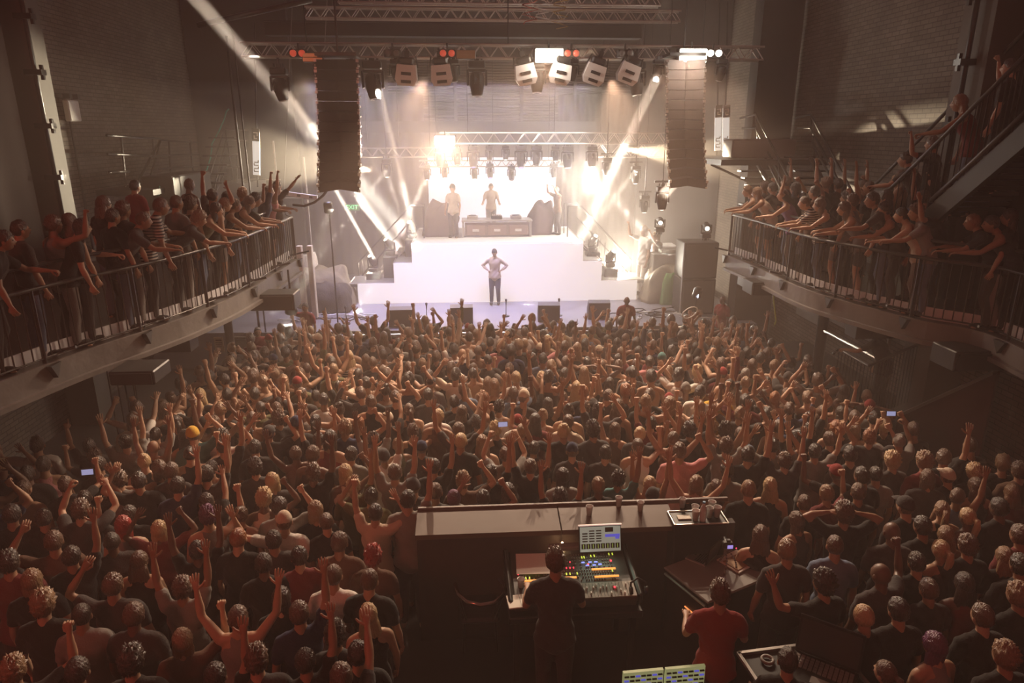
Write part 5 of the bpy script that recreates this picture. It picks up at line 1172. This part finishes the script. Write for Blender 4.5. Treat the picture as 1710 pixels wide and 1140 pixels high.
# ---------------------------------------------------------------- who stands where (picture position of the head, hair, hair colour, top, colour, pose)
H = 'short'
CROWD = [
 # curtain side, near
 (46,793,'short','dark','tee','black','stand'),(73,777,'short','dark','tank','pink','stand'),(110,810,'short','brown','tee','black','fistup'),(135,852,'messy','brown','tee','charcoal','phoneup'),(73,866,'short','dark','tee','black','stand'),
 (187,905,'crop','dark','tee','charcoal','stand'),(206,878,'bob','red-dyed','tank','grey','stand'),(216,860,'short','dark','tee','black','otherfist'),(200,802,'messy','brown','tee','grey','stand'),(166,777,'short','dark','tee','black','stand'),
 (232,804,'short','dark','tee','black','bentup'),(241,771,'bun','blond','tank','black','stand'),(266,783,'bob','brown','tank','black','wave'),(297,812,'short','dark','tee','navy','oneup'),(287,787,'short','brown','tee','charcoal','stand'),
 (210,739,'short','dark','tee','grey','bothup'),(322,726,'cap','yellow','tee','teal','bentreach'),(345,839,'short','dark','tee','black','reach'),(345,793,'short','dark','tee','charcoal','oneup'),(347,862,'messy','purple','tank','grey','fistup'),
 (266,885,'bob','blond','tee','maroon','overhead'),(398,900,'crop','ginger','tee','black','stand'),(403,860,'bun','brown','tank','black','stand'),(426,748,'short','dark','tee','black','stand'),(426,781,'curly','dark','tee','charcoal','stand'),
 (374,746,'short','dark','tee','black','oneup'),(441,833,'curly','blond','tank','cream','bentreach'),(189,978,'short','brown','tee','charcoal','bentup'),(137,1028,'crop','dark','tee','grey','stand'),(224,1028,'short','brown','tee','charcoal','stand'),
 (305,982,'messy','brown','tee','grey','bothup'),(398,1032,'short','brown','tank','grey','vee'),(305,1070,'bob','light-brown','tee','brown','fistup'),(23,1119,'messy','light-brown','tee','black','fistup'),(54,970,'bob','light-brown','tee','black','stand'),
 (73,1010,'curly','light-brown','tee','black','stand'),(428,1102,'messy','brown','tee','charcoal','stand'),(440,942,'short','dark','tee','black','stand'),(457,903,'short','dark','tee','charcoal','stand'),(475,872,'beanie','cream','tee','white','wave'),
 (545,872,'crop','brown','tee','black','stand'),(567,907,'short','brown','tee','brown','stand'),(557,962,'crop','brown','tee','white','stand'),(617,970,'crop','brown','tee','black','stand'),(500,1025,'short','brown','tee','navy','oneup'),
 (633,1026,'long','blond','tank','black','stand'),(623,930,'curly','red-dyed','tee','brown','stand'),(627,857,'short','dark','tee','cream','archup'),(650,900,'curly','dark','tank','pink','fistup'),(620,830,'short','dark','tee','olive','bentup'),
 (527,853,'bob','light-brown','tee','black','stand'),(467,847,'short','dark','tee','grey','bentreach'),(410,837,'short','dark','tee','charcoal','stand'),(577,790,'bob','blond','tank','cream','bentreach'),(590,812,'messy','blond','tee','olive','oneup'),
 (523,790,'messy','brown','tee','black','oneup'),(430,783,'curly','dark','tee','charcoal','stand'),(427,823,'short','dark','tee','black','stand'),(570,1132,'short','brown','tee','charcoal','reach'),(90,905,'short','brown','tee','brown','bentup'),
 (120,930,'short','dark','tee','black','oneup'),(20,860,'short','dark','tee','black','stand'),(15,940,'messy','dark','tee','maroon','stand'),(360,1130,'short','dark','tee','black','oneup'),(330,920,'short','dark','tee','black','bothup'),
 (60,1085,'short','dark','tee','charcoal','stand'),(220,1105,'curly','dark','tee','black','stand'),(130,1122,'short','dark','tee','maroon','stand'),(500,930,'short','dark','tee','maroon','stand'),
 (470,1000,'bob','dark','tee','black','stand'),(560,1060,'messy','dark','tee','charcoal','stand'),(680,845,'short','dark','tee','grey','oneup'),(655,1090,'short','dark','tee','black','stand'),(510,1105,'short','dark','tee','black','oneup'),
 # along the booth wall
 (690,813,'cap','charcoal','tee','charcoal','stand'),(727,822,'crop','brown','tee','charcoal','stand'),(758,833,'bun','purple','tank','black','stand'),(773,803,'messy','light-brown','tee','brown','bentreach'),(807,833,'short','dark','tee','grey','overhead'),
 (849,822,'long','dark','tank','black','stand'),(877,828,'long','brown','tank','cream','stand'),(886,780,'short','brown','tee','black','bothup'),(936,833,'curly','dark','tee','black','bothup'),(963,830,'messy','brown','tee','charcoal','stand'),
 (999,812,'short','light-brown','tee','black','stand'),(1017,815,'bob','light-brown','tank','cream','bothup'),(1033,800,'messy','dark','tee','teal','oneup'),(1085,809,'long','blond','tank','cream','bothup'),(1065,745,'crop','brown','tank','white','fistup'),
 (1011,757,'short','dark','tee','charcoal','stand'),(1163,809,'bob','light-brown','tank','black','vee'),(1196,815,'long','brown','tank','black','stand'),(1214,786,'short','dark','tee','grey','stand'),(1250,818,'crop','light-brown','tee','black','stand'),
 (910,770,'curly','blond','tank','grey','oneup'),(725,780,'short','dark','tee','black','oneup'),(660,790,'short','brown','tee','grey','bothup'),(820,790,'short','dark','tee','black','oneup'),(845,760,'short','brown','tee','grey','phoneup'),
 # middle
 (975,655,'crop','ginger','tee','black','stand'),(862,632,'short','blond','tee','white','stand'),(915,675,'long','dark','tank','black','oneup'),(940,665,'bob','brown','tank','brown','stand'),(1045,655,'curly','ginger','tee','olive','stand'),
 (1105,600,'beanie','teal','tee','charcoal','reach'),(1200,655,'bald','dark','tee','yellow','stand'),(1145,650,'beanie','grey','tee','charcoal','stand'),(495,708,'cap','navy','tee','black','stand'),(505,685,'crop','brown','long','grey','stand'),
 (720,640,'cap','charcoal','tee','grey','stand'),(715,660,'short','dark','tee','charcoal','stand'),(810,665,'crop','ginger','bare','black','vee'),(815,640,'long','light-brown','tank','brown','stand'),(640,620,'long','brown','tank','charcoal','stand'),
 (790,625,'crop','dark','bare','black','stand'),(465,700,'curly','brown','tee','charcoal','reach'),(335,660,'long','blond','tank','black','stand'),(380,660,'short','dark','tee','black','wave'),(907,600,'short','dark','tee','denim','stand'),
 (945,605,'short','brown','tee','black','stand'),(1205,610,'curly','brown','tank','brown','phoneup'),(1085,605,'short','dark','tee','pink','stand'),(1245,625,'crop','grey','tee','charcoal','stand'),
 # staircase side
 (1286,812,'long','blond','tank','black','stand'),(1249,760,'short','dark','tee','black','oneup'),(1213,745,'messy','brown','tee','grey','bothup'),(1236,692,'short','light-brown','tee','charcoal','overhead'),(1397,790,'cap','red','tee','black','otherfist'),
 (1462,793,'crop','dark','tee','grey','stand'),(1486,797,'curly','dark','tank','white','stand'),(1439,796,'short','dark','tee','black','stand'),(1433,823,'short','brown','tee','charcoal','stand'),(1409,858,'curly','brown','tee','black','onhead'),
 (1343,841,'crop','brown','tee','black','stand'),(1325,823,'short','ginger','tee','maroon','stand'),(1477,712,'curly','blond','tee','black','overhead'),(1447,662,'short','light-brown','tee','grey','stand'),(1427,698,'short','brown','tee','charcoal','stand'),
 (1427,718,'bob','light-brown','tank','black','stand'),(1459,700,'short','dark','tee','black','stand'),(1501,737,'crop','grey','tee','grey','phoneup'),(1525,718,'short','brown','tee','black','otherfist'),(1576,765,'short','brown','tee','black','oneup'),
 (1543,772,'curly','light-brown','tee','maroon','stand'),(1489,770,'curly','blond','tee','charcoal','stand'),(1512,846,'cap','charcoal','tee','black','stand'),(1489,858,'bun','ginger','tank','cream','stand'),(1489,889,'bald','dark','tee','charcoal','stand'),
 (1582,796,'cap','cream','tee','black','stand'),(1549,799,'bob','brown','tee','charcoal','stand'),(1573,852,'pony','light-brown','tank','black','stand'),(1615,864,'pony','blond','tank','charcoal','stand'),(1626,790,'curly','blond','tee','black','stand'),
 (1629,812,'long','brown','tank','black','stand'),(1674,775,'curly','light-brown','tee','black','stand'),(1702,787,'messy','brown','tee','brown','stand'),(1689,823,'long','light-brown','tee','maroon','stand'),(1668,849,'short','dark','tee','black','stand'),
 (1579,894,'long','light-brown','tank','black','stand'),(1570,918,'pony','blond','tank','charcoal','stand'),(1615,912,'messy','brown','tee','black','stand'),(1394,912,'crop','brown','tee','denim','stand'),(1314,920,'short','light-brown','tee','charcoal','stand'),
 (1270,894,'long','brown','tank','black','stand'),(1677,930,'long','light-brown','tee','black','stand'),(1375,975,'curly','dark','tee','black','wave'),(1471,960,'bald','dark','tee','charcoal','fistup'),(1442,1030,'crop','blond','tee','black','stand'),
 (1560,1078,'bob','purple','tank','grey','stand'),(1703,895,'short','brown','tee','maroon','stand'),(1703,945,'short','dark','tee','black','stand'),(1700,995,'messy','light-brown','tee','black','stand'),(1678,1096,'messy','light-brown','tee','black','stand'),
 (1530,940,'short','dark','tee','black','stand'),(1550,985,'short','brown','tee','charcoal','stand'),(1610,975,'long','dark','tank','maroon','stand'),(1500,1020,'short','dark','tee','black','stand'),(1640,1030,'short','brown','tee','black','stand'),
 (1395,880,'bob','dark','tank','maroon','stand'),(1540,880,'short','dark','tee','black','stand'),(1650,885,'short','dark','tee','black','stand'),(1380,825,'short','light-brown','tee','maroon','fistup'),(1310,770,'messy','brown','tee','charcoal','bothup'),
 (1360,755,'short','dark','tee','grey','vee'),(1330,735,'curly','dark','tee','black','bothup'),(1290,745,'short','dark','tee','grey','overhead'),(1655,748,'short','red-dyed','tee','black','phoneup'),(1620,745,'short','brown','tee','charcoal','stand'),
 (1385,735,'short','brown','tee','black','bentreach'),(1420,760,'short','dark','tee','charcoal','stand'),(1350,700,'short','dark','tee','black','oneup'),(1330,870,'bob','brown','tank','charcoal','stand'),
]
used = []; folk = []       # folk: (distance, dict) for later sorting
def floor_pos(px, py, pose, sc=1., z0=0.):
    hz_ = headz(pose); 
    p = onZ(px, py, z0 + (hz_.z + .0) * sc); return p
def face(p):
    a = math.atan2(-(p.x + .2), 19.5 - p.y) ; return a
ptr = random.Random(11)
def skin_pick(): return ptr.choices((0, 1, 2, 3), (5, 4, 2, 1))[0]
def stand_in(px, py): return Vector((px, py))
poly = [(478, 550), (640, 541), (870, 538), (1100, 535), (1235, 540), (1330, 562), (1388, 612), (1440, 655), (1500, 690), (1560, 722), (1710, 760), (1800, 900), (1800, 1200), (1430, 1200), (1330, 1010), (1262, 905), (1222, 842), (690, 856), (672, 1200), (-60, 1200), (-60, 760), (60, 745), (190, 715), (280, 665), (365, 600), (400, 570)]
def inside(x, y):
    c = False; j = len(poly) - 1
    for i in range(len(poly)):
        xi, yi = poly[i]; xj, yj = poly[j]
        if (yi > y) != (yj > y) and x < (xj - xi) * (y - yi) / (yj - yi) + xi: c = not c
        j = i
    return c
grid = {}
def clash(p, d):
    gx, gy = int(p.x // .5), int(p.y // .5)
    for i in (-1, 0, 1):
        for j in (-1, 0, 1):
            for q in grid.get((gx + i, gy + j), ()):
                if (q - p).length < d: return True
    return False
def take(p): grid.setdefault((int(p.x // .5), int(p.y // .5)), []).append(p)
for (px, py, h, hc, t, tc, po) in CROWD:
    sc = ptr.uniform(.96, 1.05) if h not in ('long', 'bun', 'pony', 'bob') else ptr.uniform(.92, .98)
    p = floor_pos(px, py, po, sc)
    if p.x > wa.x - .35 and p.x < wb.x + .1:
        if p.x < wa.x + .15 and py > 870: p.x = wa.x - .35
        else: p.y = max(p.y, wa.y + .16)
    g = Vector((p.x, p.y))
    if clash(g, .22): continue
    take(g); yaw = face(p) + ptr.uniform(-.25, .25)
    if px > 1300: yaw += .35
    off = Matrix.Rotation(yaw, 3, 'Z') @ Vector((0, headz(po).y, 0))
    folk.append(dict(p=Vector((p.x - off.x, p.y - off.y, 0)), rz=yaw, pose=po, hair=h, hcol=hc, top=t, tcol=tc, sc=sc, skin=3 if (h == 'bald' and hc == 'dark' and px > 1300) else skin_pick(), d=(p - CAM).length, man=1, px=(px, py)))
poses = list(POSES)[:16]
pw = [30, 5, 4, 4, 5, 6, 5, 3, .8, 1.5, 3, 2, 3, 3, 2, 3]
tries = 0
while tries < 26000:
    tries += 1
    g = Vector((ptr.uniform(-8.2, 8.2), ptr.uniform(1.5, 15.9)))
    hp = Vector((g.x, g.y, 1.63)) - CAM; dep = hp.dot(FW)
    if dep < 1: continue
    px = 855 + F * hp.dot(RT) / dep; py = 570 - F * hp.dot(UP) / dep
    if not inside(px, py) or px < -30 or px > 1740 or py > 1170: continue
    sp = .365 if g.y > 8.5 else (.43 if g.y > 7 else .52)
    if g.x > 6.3 and g.y > 8.4: continue
    if g.y < wa.y + .12 and wa.x - .3 < g.x < wb.x + .2: continue
    if clash(g, sp): continue
    take(g); h = ptr.choices(('short', 'messy', 'crop', 'curly', 'long', 'bob', 'bun', 'pony', 'cap', 'beanie', 'bald'), (26, 14, 12, 9, 12, 8, 4, 3, 4, 1.5, 1.5))[0]
    hc = ptr.choices(('dark', 'brown', 'light-brown', 'blond', 'ginger'), (13, 10, 5, 2.5, .7))[0] if h not in ('cap', 'beanie') else ptr.choice(('black', 'charcoal', 'navy', 'red', 'cream'))
    t = ptr.choices(('tee', 'tank', 'long', 'bare'), (10, 5, 1.5, .5))[0] if h not in ('long', 'bun', 'pony', 'bob') else ptr.choice(('tank', 'tank', 'tee'))
    tc = ptr.choices(('black', 'charcoal', 'white', 'grey', 'navy', 'red', 'pink', 'olive', 'denim', 'brown', 'maroon', 'cream', 'striped'), (15, 9, 3.5, 3.5, 3, .2, .6, 2, 1.5, 3, 1.5, 1.5, .4))[0]
    folk.append(dict(p=Vector((g.x, g.y, 0)), rz=math.atan2(-(g.x + .2), 19.5 - g.y) + ptr.uniform(-.4, .4) + (.2 if px > 1250 else 0), pose=ptr.choices(poses, pw)[0], hair=h, hcol=hc, top=t, tcol=tc, sc=ptr.uniform(.92, 1.06), skin=skin_pick(), d=(hp).length, man=0, px=(px, py)))
folk.sort(key=lambda f: f['d'])

# ---- balcony audience
BALC = [ # px,py,hair,hc,top,tc,pose
 (4,405,'short','dark','tee','black','railone'),(30,398,'short','dark','tee','charcoal','stand'),(86,405,'messy','brown','tank','grey','fistup'),(140,405,'bob','dark','tee','black','railone'),(172,342,'long','brown','tee','black','stand'),(242,369,'short','brown','tee','charcoal','rail'),
 (204,352,'messy','brown','tee','black','stand'),(226,312,'short','dark','tee','red','stand'),(270,346,'short','brown','tee','striped','railone'),(295,340,'short','brown','tee','grey','stand'),(318,351,'curly','brown','tank','charcoal','stand'),(336,373,'curly','light-brown','tee','charcoal','hang'),
 (361,358,'bob','dark','tank','olive','rail'),(377,352,'long','light-brown','tank','black','railone'),(393,346,'short','brown','tank','black','rail'),(418,352,'bob','brown','tank','brown','rail'),(428,335,'curly','dark','tee','black','rail'),(404,328,'messy','light-brown','tee','black','fistup'),
 (379,333,'short','dark','tee','black','stand'),(354,328,'short','dark','tee','charcoal','archup'),(318,310,'short','brown','tank','black','stand'),(449,322,'short','dark','tee','navy','railup'),(462,324,'short','brown','tank','pink','railup'),(473,320,'short','dark','tee','charcoal','reach'),(185,372,'short','dark','tee','black','stand'),(112,372,'long','brown','tank','black','stand'),
 # staircase side
 (1246,331,'messy','light-brown','tank','black','rail'),(1262,328,'bob','light-brown','tank','cream','rail'),(1277,319,'messy','brown','tee','black','stand'),(1290,315,'short','dark','tee','charcoal','fistup'),(1306,331,'short','brown','tank','purple','railone'),(1328,316,'bob','dark','tee','black','overhead'),
 (1343,341,'short','brown','tee','striped','rail'),(1366,353,'bob','brown','tank','black','rail'),(1377,308,'messy','light-brown','tee','black','bothup'),(1398,309,'short','dark','tee','charcoal','oneup'),(1415,338,'curly','dark','tee','black','stand'),(1408,357,'bob','brown','tank','grey','rail'),
 (1424,362,'messy','brown','tank','grey','fistup'),(1456,335,'short','dark','tee','charcoal','railone'),(1480,331,'long','dark','tank','black','stand'),(1528,356,'curly','brown','tee','grey','railone'),(1506,362,'short','dark','tank','cream','rail'),(1594,315,'messy','light-brown','tee','charcoal','stand'),
 (1619,372,'short','light-brown','tee','black','rail'),(1650,392,'short','dark','tank','black','rail'),(1570,345,'long','dark','tee','black','wave'),(1540,332,'short','dark','tee','black','bothup'),(1440,312,'short','brown','tank','black','bothup'),(1360,322,'short','dark','tee','brown','bentreach'),
 (1312,305,'short','brown','tee','black','oneup'),(1478,362,'messy','dark','tank','charcoal','railone'),(1690,372,'long','dark','tee','black','stand')]
bp = []
def sidewords(right): return 'on the staircase side balcony' if right else 'on the curved balcony'
for (px, py, h, hc, t, tc, po) in BALC:
    side = 1 if px > 855 else -1; L = LE if side < 0 else RE; onrail = po.startswith('rail') or po == 'hang'
    hz_ = headz(po); yaw = ((R(-62) if side < 0 else R(62)) if onrail else (R(-30) if side < 0 else R(38))) + ptr.uniform(-.15, .15)
    best = None
    for off_ in ([.24] if onrail else [.3 + .3 * i for i in range(9)]):
        for yy in np.arange(4.0, 16.0, .06):
            ex = edge_x(L, yy); q = Vector((ex + side * off_, yy, BZ))
            if abs(q.x) > XW - .3 or yy > max(e_[1] for e_ in L) - .1: continue
            hp = q + Matrix.Rotation(yaw, 3, 'Z') @ Vector(hz_) - CAM; dp = hp.dot(FW); X = 855 + F * hp.dot(RT) / dp; Y = 570 - F * hp.dot(UP) / dp
            er = abs(X - px) + abs(Y - py) * .35
            if best is None or er < best[0]: best = (er, q, (Y - py) * dp / F)
    q = best[1]; sc = min(1.1, max(.93, 1 + best[2] / hz_.z))
    bp.append((q, yaw, po, h, hc, t, tc, sc, side, px, py))
COUNT = {}
SKY = ['first', 'second', 'third', 'fourth', 'fifth', 'sixth', 'seventh', 'eighth', 'ninth', 'tenth', 'eleventh', 'twelfth', 'thirteenth', 'fourteenth', 'fifteenth', 'sixteenth', 'seventeenth', 'eighteenth', 'nineteenth', 'twentieth', 'twenty-first', 'twenty-second', 'twenty-third', 'twenty-fourth', 'twenty-fifth', 'twenty-sixth', 'twenty-seventh', 'twenty-eighth', 'twenty-ninth', 'thirtieth']
def look(h, hc, t, tc):
    a = HAIRW[h].format(c=hc); b = TOPW[t].format(c=tc); return a, b
alllab = set()
def uniq(*opts):
    for o in opts:
        if o and len(o.split()) <= 16 and o not in alllab: alllab.add(o); return o
    return None
bp.sort(key=lambda b: (b[8], b[0].y))
for n, (q, yaw, po, h, hc, t, tc, sc, side, px, py) in enumerate(bp):
    a, b = look(h, hc, t, tc); w_ = sidewords(side > 0)
    lab = uniq(f'person with {a}, {b}, {w_}', f'person with {a}, {b}, {POSES[po][7]}, {w_}', f'{a}, {b}, {POSES[po][7]}, {SKY[n % 27]} along {w_[3:]}')
    person(q, yaw, po, h, hc, t, tc, skin_pick(), sc, legs='shorts' if t == 'tank' and n % 3 == 0 else 'trousers', lcol=('charcoal', 'denim', 'black', 'grey')[n % 4], shoes=True, group='audience ' + w_, label=lab)
# ---- people on the big staircase
for k, (px, py, h, hc, t, tc, po, lab) in enumerate(((1456, 300, 'crop', 'brown', 'tee', 'charcoal', 'fistup', 'cropped hair person with fist up at the foot of the big staircase'), (1506, 286, 'bun', 'blond', 'tank', 'brown', 'stand', 'blond person standing low on the big staircase'),
     (1517, 254, 'long', 'brown', 'tank', 'cream', 'stand', 'long haired person in cream top on the lower staircase steps'), (1549, 233, 'short', 'dark', 'tee', 'charcoal', 'railone', 'dark haired person leaning on the middle of the staircase rail'),
     (1572, 200, 'short', 'brown', 'tee', 'black', 'otherfist', 'person with bent arm halfway up the big staircase'), (1650, 114, 'long', 'light-brown', 'tank', 'maroon', 'railone', 'light haired person leaning on the upper staircase rail'), (1700, 70, 'short', 'dark', 'tee', 'black', 'fistup', 'dark person at the top of the big staircase'))):
    p = onX(px, py, 7.25); z = STAIR_A.z + (STAIR_B.z - STAIR_A.z) * (STAIR_A.y - p.y) / (STAIR_A.y - STAIR_B.y); sc = min(1.0, max(.75, (p.z - z) / headz(po).z))
    z = max(BZ, min(z, p.z - .8 * headz(po).z)) if z < STAIR_A.z else z
    person((7.25, p.y, z), R(40), po, h, hc, t, tc, k % 3, sc, shoes=True, group='people on the big staircase', label=lab, lcol='denim' if k % 2 else 'black')
# ---- performers and crew
def at_depth(px, py_head, z0, pose, Y): 
    p = onY(px, py_head, Y); return Vector((p.x, Y, z0)), (p.z - z0) / headz(pose).z
q = onZ(826, 508, SZ); pos, sc = at_depth(826, 421, SZ, 'hips', q.y)
person(pos, R(172), 'hips', 'short', 'dark', 'long', 'cream', 1, sc, lcol='navy', shoes=True, label='performer in pale open shirt and dark trousers, hands on hips before the riser')
q = onZ(757, 398, TOPZ); pos, sc = at_depth(756, 315, TOPZ, 'vocal', q.y + .15)
person(pos, R(160), 'vocal', 'curly', 'dark', 'tee', 'cream', 1, sc, lcol='charcoal', shoes=True, label='curly haired vocalist in patterned pale shirt standing on top of the riser')
pos, sc = at_depth(820, 332, TOPZ, 'dj', tb.location.y + .62)
person(pos, R(178), 'dj', 'crop', 'brown', 'tee', 'cream', 0, max(.9, sc), lcol='grey', shoes=True, label='disc jockey in pale shirt behind the long table')
pos, sc = at_depth(931, 344, TOPZ, 'shoot', tb.location.y + .1)
person(pos, R(120), 'shoot', 'short', 'brown', 'tee', 'brown', 1, max(.85, sc), shoes=True, label='photographer in brown tee on the riser edge holding up a camera')
for px, py, tc, po, rz_, lab in ((1077, 385, 'white', 'fistup', 110, 'person in white long top watching from the glare beyond the riser'), (1100, 394, 'brown', 'shoot', 100, 'person shooting with a camera beside the pole, bare legs')):
    pos, sc = at_depth(px, py, SZ, po, 20.4); person(pos, R(rz_), po, 'bob', 'light-brown', 'tee', tc, 1, sc, shoes=True, legs='shorts' if px > 1090 else 'trousers', lcol='white', label=lab)
for px, py, h, po, sk, rz_, lab, Y, z0 in ((430, 553, 'crop', 'stand', 1, 200, 'security person in red tee half hidden under the curved balcony', 15.0, 0), (512, 532, 'short', 'fistup', 1, 160, 'security person in red tee at the barrier below the cable tangle', 16.3, .25), (1046, 508, 'bald', 'stand', 3, 175, 'bald security person in red tee at the barrier facing the audience', 16.5, .3),
     (1208, 506, 'bald', 'stand', 3, 120, 'security person in red tee standing below the staircase side balcony tip', 16.4, .3)):
    pos, sc = at_depth(px, py, z0, po, Y); pos.z = .28 if z0 else 0; person(pos, R(rz_), po, h, 'dark', 'tee', 'red', sk, min(1.12, max(.9, sc)), label=lab, lcol='black')
pos, sc = at_depth(1484, 567, .9, 'stand', 10.9); person(pos, R(35), 'railone', 'curly', 'dark', 'tee', 'black', 1, 1.0, shoes=True, label='curly haired person in black tee leaning on the side platform rail')
# engineer and the crew member in red
Ye = cy_ - .42
pos, sc = at_depth(929, 948, PF, 'desk', Ye); ENG = person(pos, R(-2), 'desk', 'messy', 'brown', 'tee', 'charcoal', 1, min(1.1, sc), shoes=True, label='sound engineer in dark grey tee seen from behind at the mixing console')
pos, sc = at_depth(1205, 1002, 0.25, 'stand', 4.95); person(pos, R(-12), 'desk', 'messy', 'brown', 'tee', 'red', 1, min(1.12, sc), shoes=True, lcol='black', label='crew member in red tee standing behind the equipment rack')
p = onZ(1316, 1124, 1.5); person((p.x, p.y, 0), R(-20), 'desk', 'short', 'dark', 'tee', 'black', 1, .95, label='dark haired person crouched low over the keyboard of the open case')
# ---- the floor audience: the nearest are people of their own
done_named = len([o for o in bpy.data.objects if o.name.startswith('person')])
NP = 300 - done_named
near, far = folk[:NP], folk[NP:]
print('persons', len(folk), 'named', NP)
def zone(f):
    x, y = f['px']
    if y > 838 and x < 700: r_ = 'on the chair side of the booth'
    elif y > 838: r_ = 'on the rack side of the booth'
    elif y > 790 and 690 < x < 1225: r_ = 'right against the booth wall'.replace('right ', '')
    elif x < 690 and y > 700: r_ = 'near the steel rods'
    elif x > 1225 and y > 690: r_ = 'near the side counter'
    elif y > 700: r_ = 'behind the booth wall rows'
    elif x < 560: r_ = 'below the curved balcony'
    elif x > 1150: r_ = 'below the staircase side balcony'
    else: r_ = 'mid floor before the stage'
    return r_
near2 = sorted(near, key=lambda f: (f['px'][1]))
prev = None
for f in near2:
    a, b = look(f['hair'], f['hcol'], f['top'], f['tcol']); z = zone(f); pw_ = POSES[f['pose']][7]
    nb = min((g for g in near if g is not f), key=lambda g: (g['p'] - f['p']).length); na, nb_ = look(nb['hair'], nb['hcol'], nb['top'], nb['tcol'])
    f['lab'] = uniq(f'person with {a} and {b}, {z}', f'{a}, {b}, {pw_}, {z}', f'{a}, {b}, {pw_}, beside {na}', f'{a}, {b}, {pw_}, beside {nb_}, {z}', f'{a}, {b}, beside {na} and {nb_}, {z}',
                    f'{a}, {b}, {pw_}, close by someone with {na} in {nb_}', f'{a}, {b}, {POSES[nb["pose"]][7]} neighbour, {z}')
for f in near:
    person(f['p'], f['rz'], f['pose'], f['hair'], f['hcol'], f['top'], f['tcol'], f['skin'], f['sc'], group='audience on the floor', label=f['lab'] or ' '.join(f"{look(f['hair'], f['hcol'], f['top'], f['tcol'])[0]}, {look(f['hair'], f['hcol'], f['top'], f['tcol'])[1]}, {POSES[f['pose']][7]}, {zone(f)}".split()[:16]))
# ---- phones held up
def phone_for(f, lab):
    d = POSES[f['pose']]; T = Tfn(d[4]); 
    pos = Vector((0, .36, 1.93)) if f['pose'] == 'phoneup' else None
    M = Matrix.Translation(f['p']) @ Matrix.Rotation(f['rz'], 4, 'Z') @ Matrix.Scale(f['sc'], 4)
    e = emp('phone', M @ pos, lab, 'phone', 'phones held up in the audience', rot=(R(-10), 0, f['rz']))
    mk('phone_body', MB().box((0, 0, 0), (.14, .012, .075), bev=.004), M_black, e); mk('display', MB().box((0, -.007, 0), (.125, .002, .065)), mat('phone_screen', (.3, .3, .4), .3, emit=(.5, .55, .9), es=.5), e)
k = 0
for f in near:
    if f['pose'] == 'phoneup':
        a, b = look(f['hair'], f['hcol'], f['top'], f['tcol']); phone_for(f, ' '.join(f'small lit phone held up by person with {a}, {b}, {SKY[k]} back'.split()[:16])); k += 1
# ---- the distant rest of the audience as one mass
LO = {}
def lo(kind, key):
    if (kind, key) not in LO:
        if kind == 'pose': d = build_pose(key, True); LO[(kind, key)] = {k: ((v.arr(), v.f) if isinstance(v, MB) else v) for k, v in d.items()}
        else: b = hat_mesh(key, True) if key in ('cap', 'beanie') else hair_mesh(key, True); LO[(kind, key)] = (b.arr(), b.f)
    return LO[(kind, key)]
mats = []; Vs = []; loops = []; tot = []; mi = []; nv = 0
def put(VF, M, m):
    global nv
    V, Fc = VF
    if m not in mats: mats.append(m)
    Vs.append(xf(V, M)); k = mats.index(m)
    for f in Fc: loops.extend([i + nv for i in f]); tot.append(len(f)); mi.append(k)
    nv += len(V)
for f in far:
    D = lo('pose', f['pose']); M = Matrix.Translation(f['p']) @ Matrix.Rotation(f['rz'], 4, 'Z') @ Matrix.Scale(f['sc'], 4)
    put(D['body'], M, SKIN[f['skin']])
    if f['top'] != 'bare': put(D[f['top']], M, CLOTH[f['tcol']])
    put(D['trousers'], M, CLOTH['charcoal'])
    if f['hair'] in ('cap', 'beanie'): put(lo('h', 'crop'), M @ D['head'], HAIR['brown']); put(lo('h', f['hair']), M @ D['head'], CLOTH[f['hcol']])
    elif f['hair'] != 'bald': put(lo('h', f['hair']), M @ D['head'], HAIR[f['hcol']])
me = bpy.data.meshes.new('audience_mass'); A_ = np.concatenate(Vs); me.vertices.add(len(A_)); me.vertices.foreach_set('co', A_.ravel())
me.loops.add(len(loops)); me.loops.foreach_set('vertex_index', loops); me.polygons.add(len(tot)); st_ = np.r_[0, np.cumsum(tot)[:-1]]; me.polygons.foreach_set('loop_start', st_.astype(np.int32))
for m in mats: me.materials.append(m)
me.polygons.foreach_set('material_index', mi); me.polygons.foreach_set('use_smooth', [True] * len(tot)); me.update(calc_edges=True)
o = bpy.data.objects.new('audience_mass', me); C.objects.link(o); tag(o, 'dense far audience packed up to the stage barrier, many arms raised', 'audience', kind='stuff')
print('mass', len(far), nv)
# things held aloft
p = onZ(1152, 522, 2.2); o = mk('hoop', MB().tube([(.17 * math.cos(t), 0, .17 * math.sin(t)) for t in np.linspace(0, 6.283, 25)], .012, 6), M_white, smooth=True, loc=p, rot=(R(35), R(20), R(30))); tag(o, 'pale hoop held above the audience near the black cabinet', 'hoop')
p = onZ(80, 405, BZ + 1.35)
print('all done')
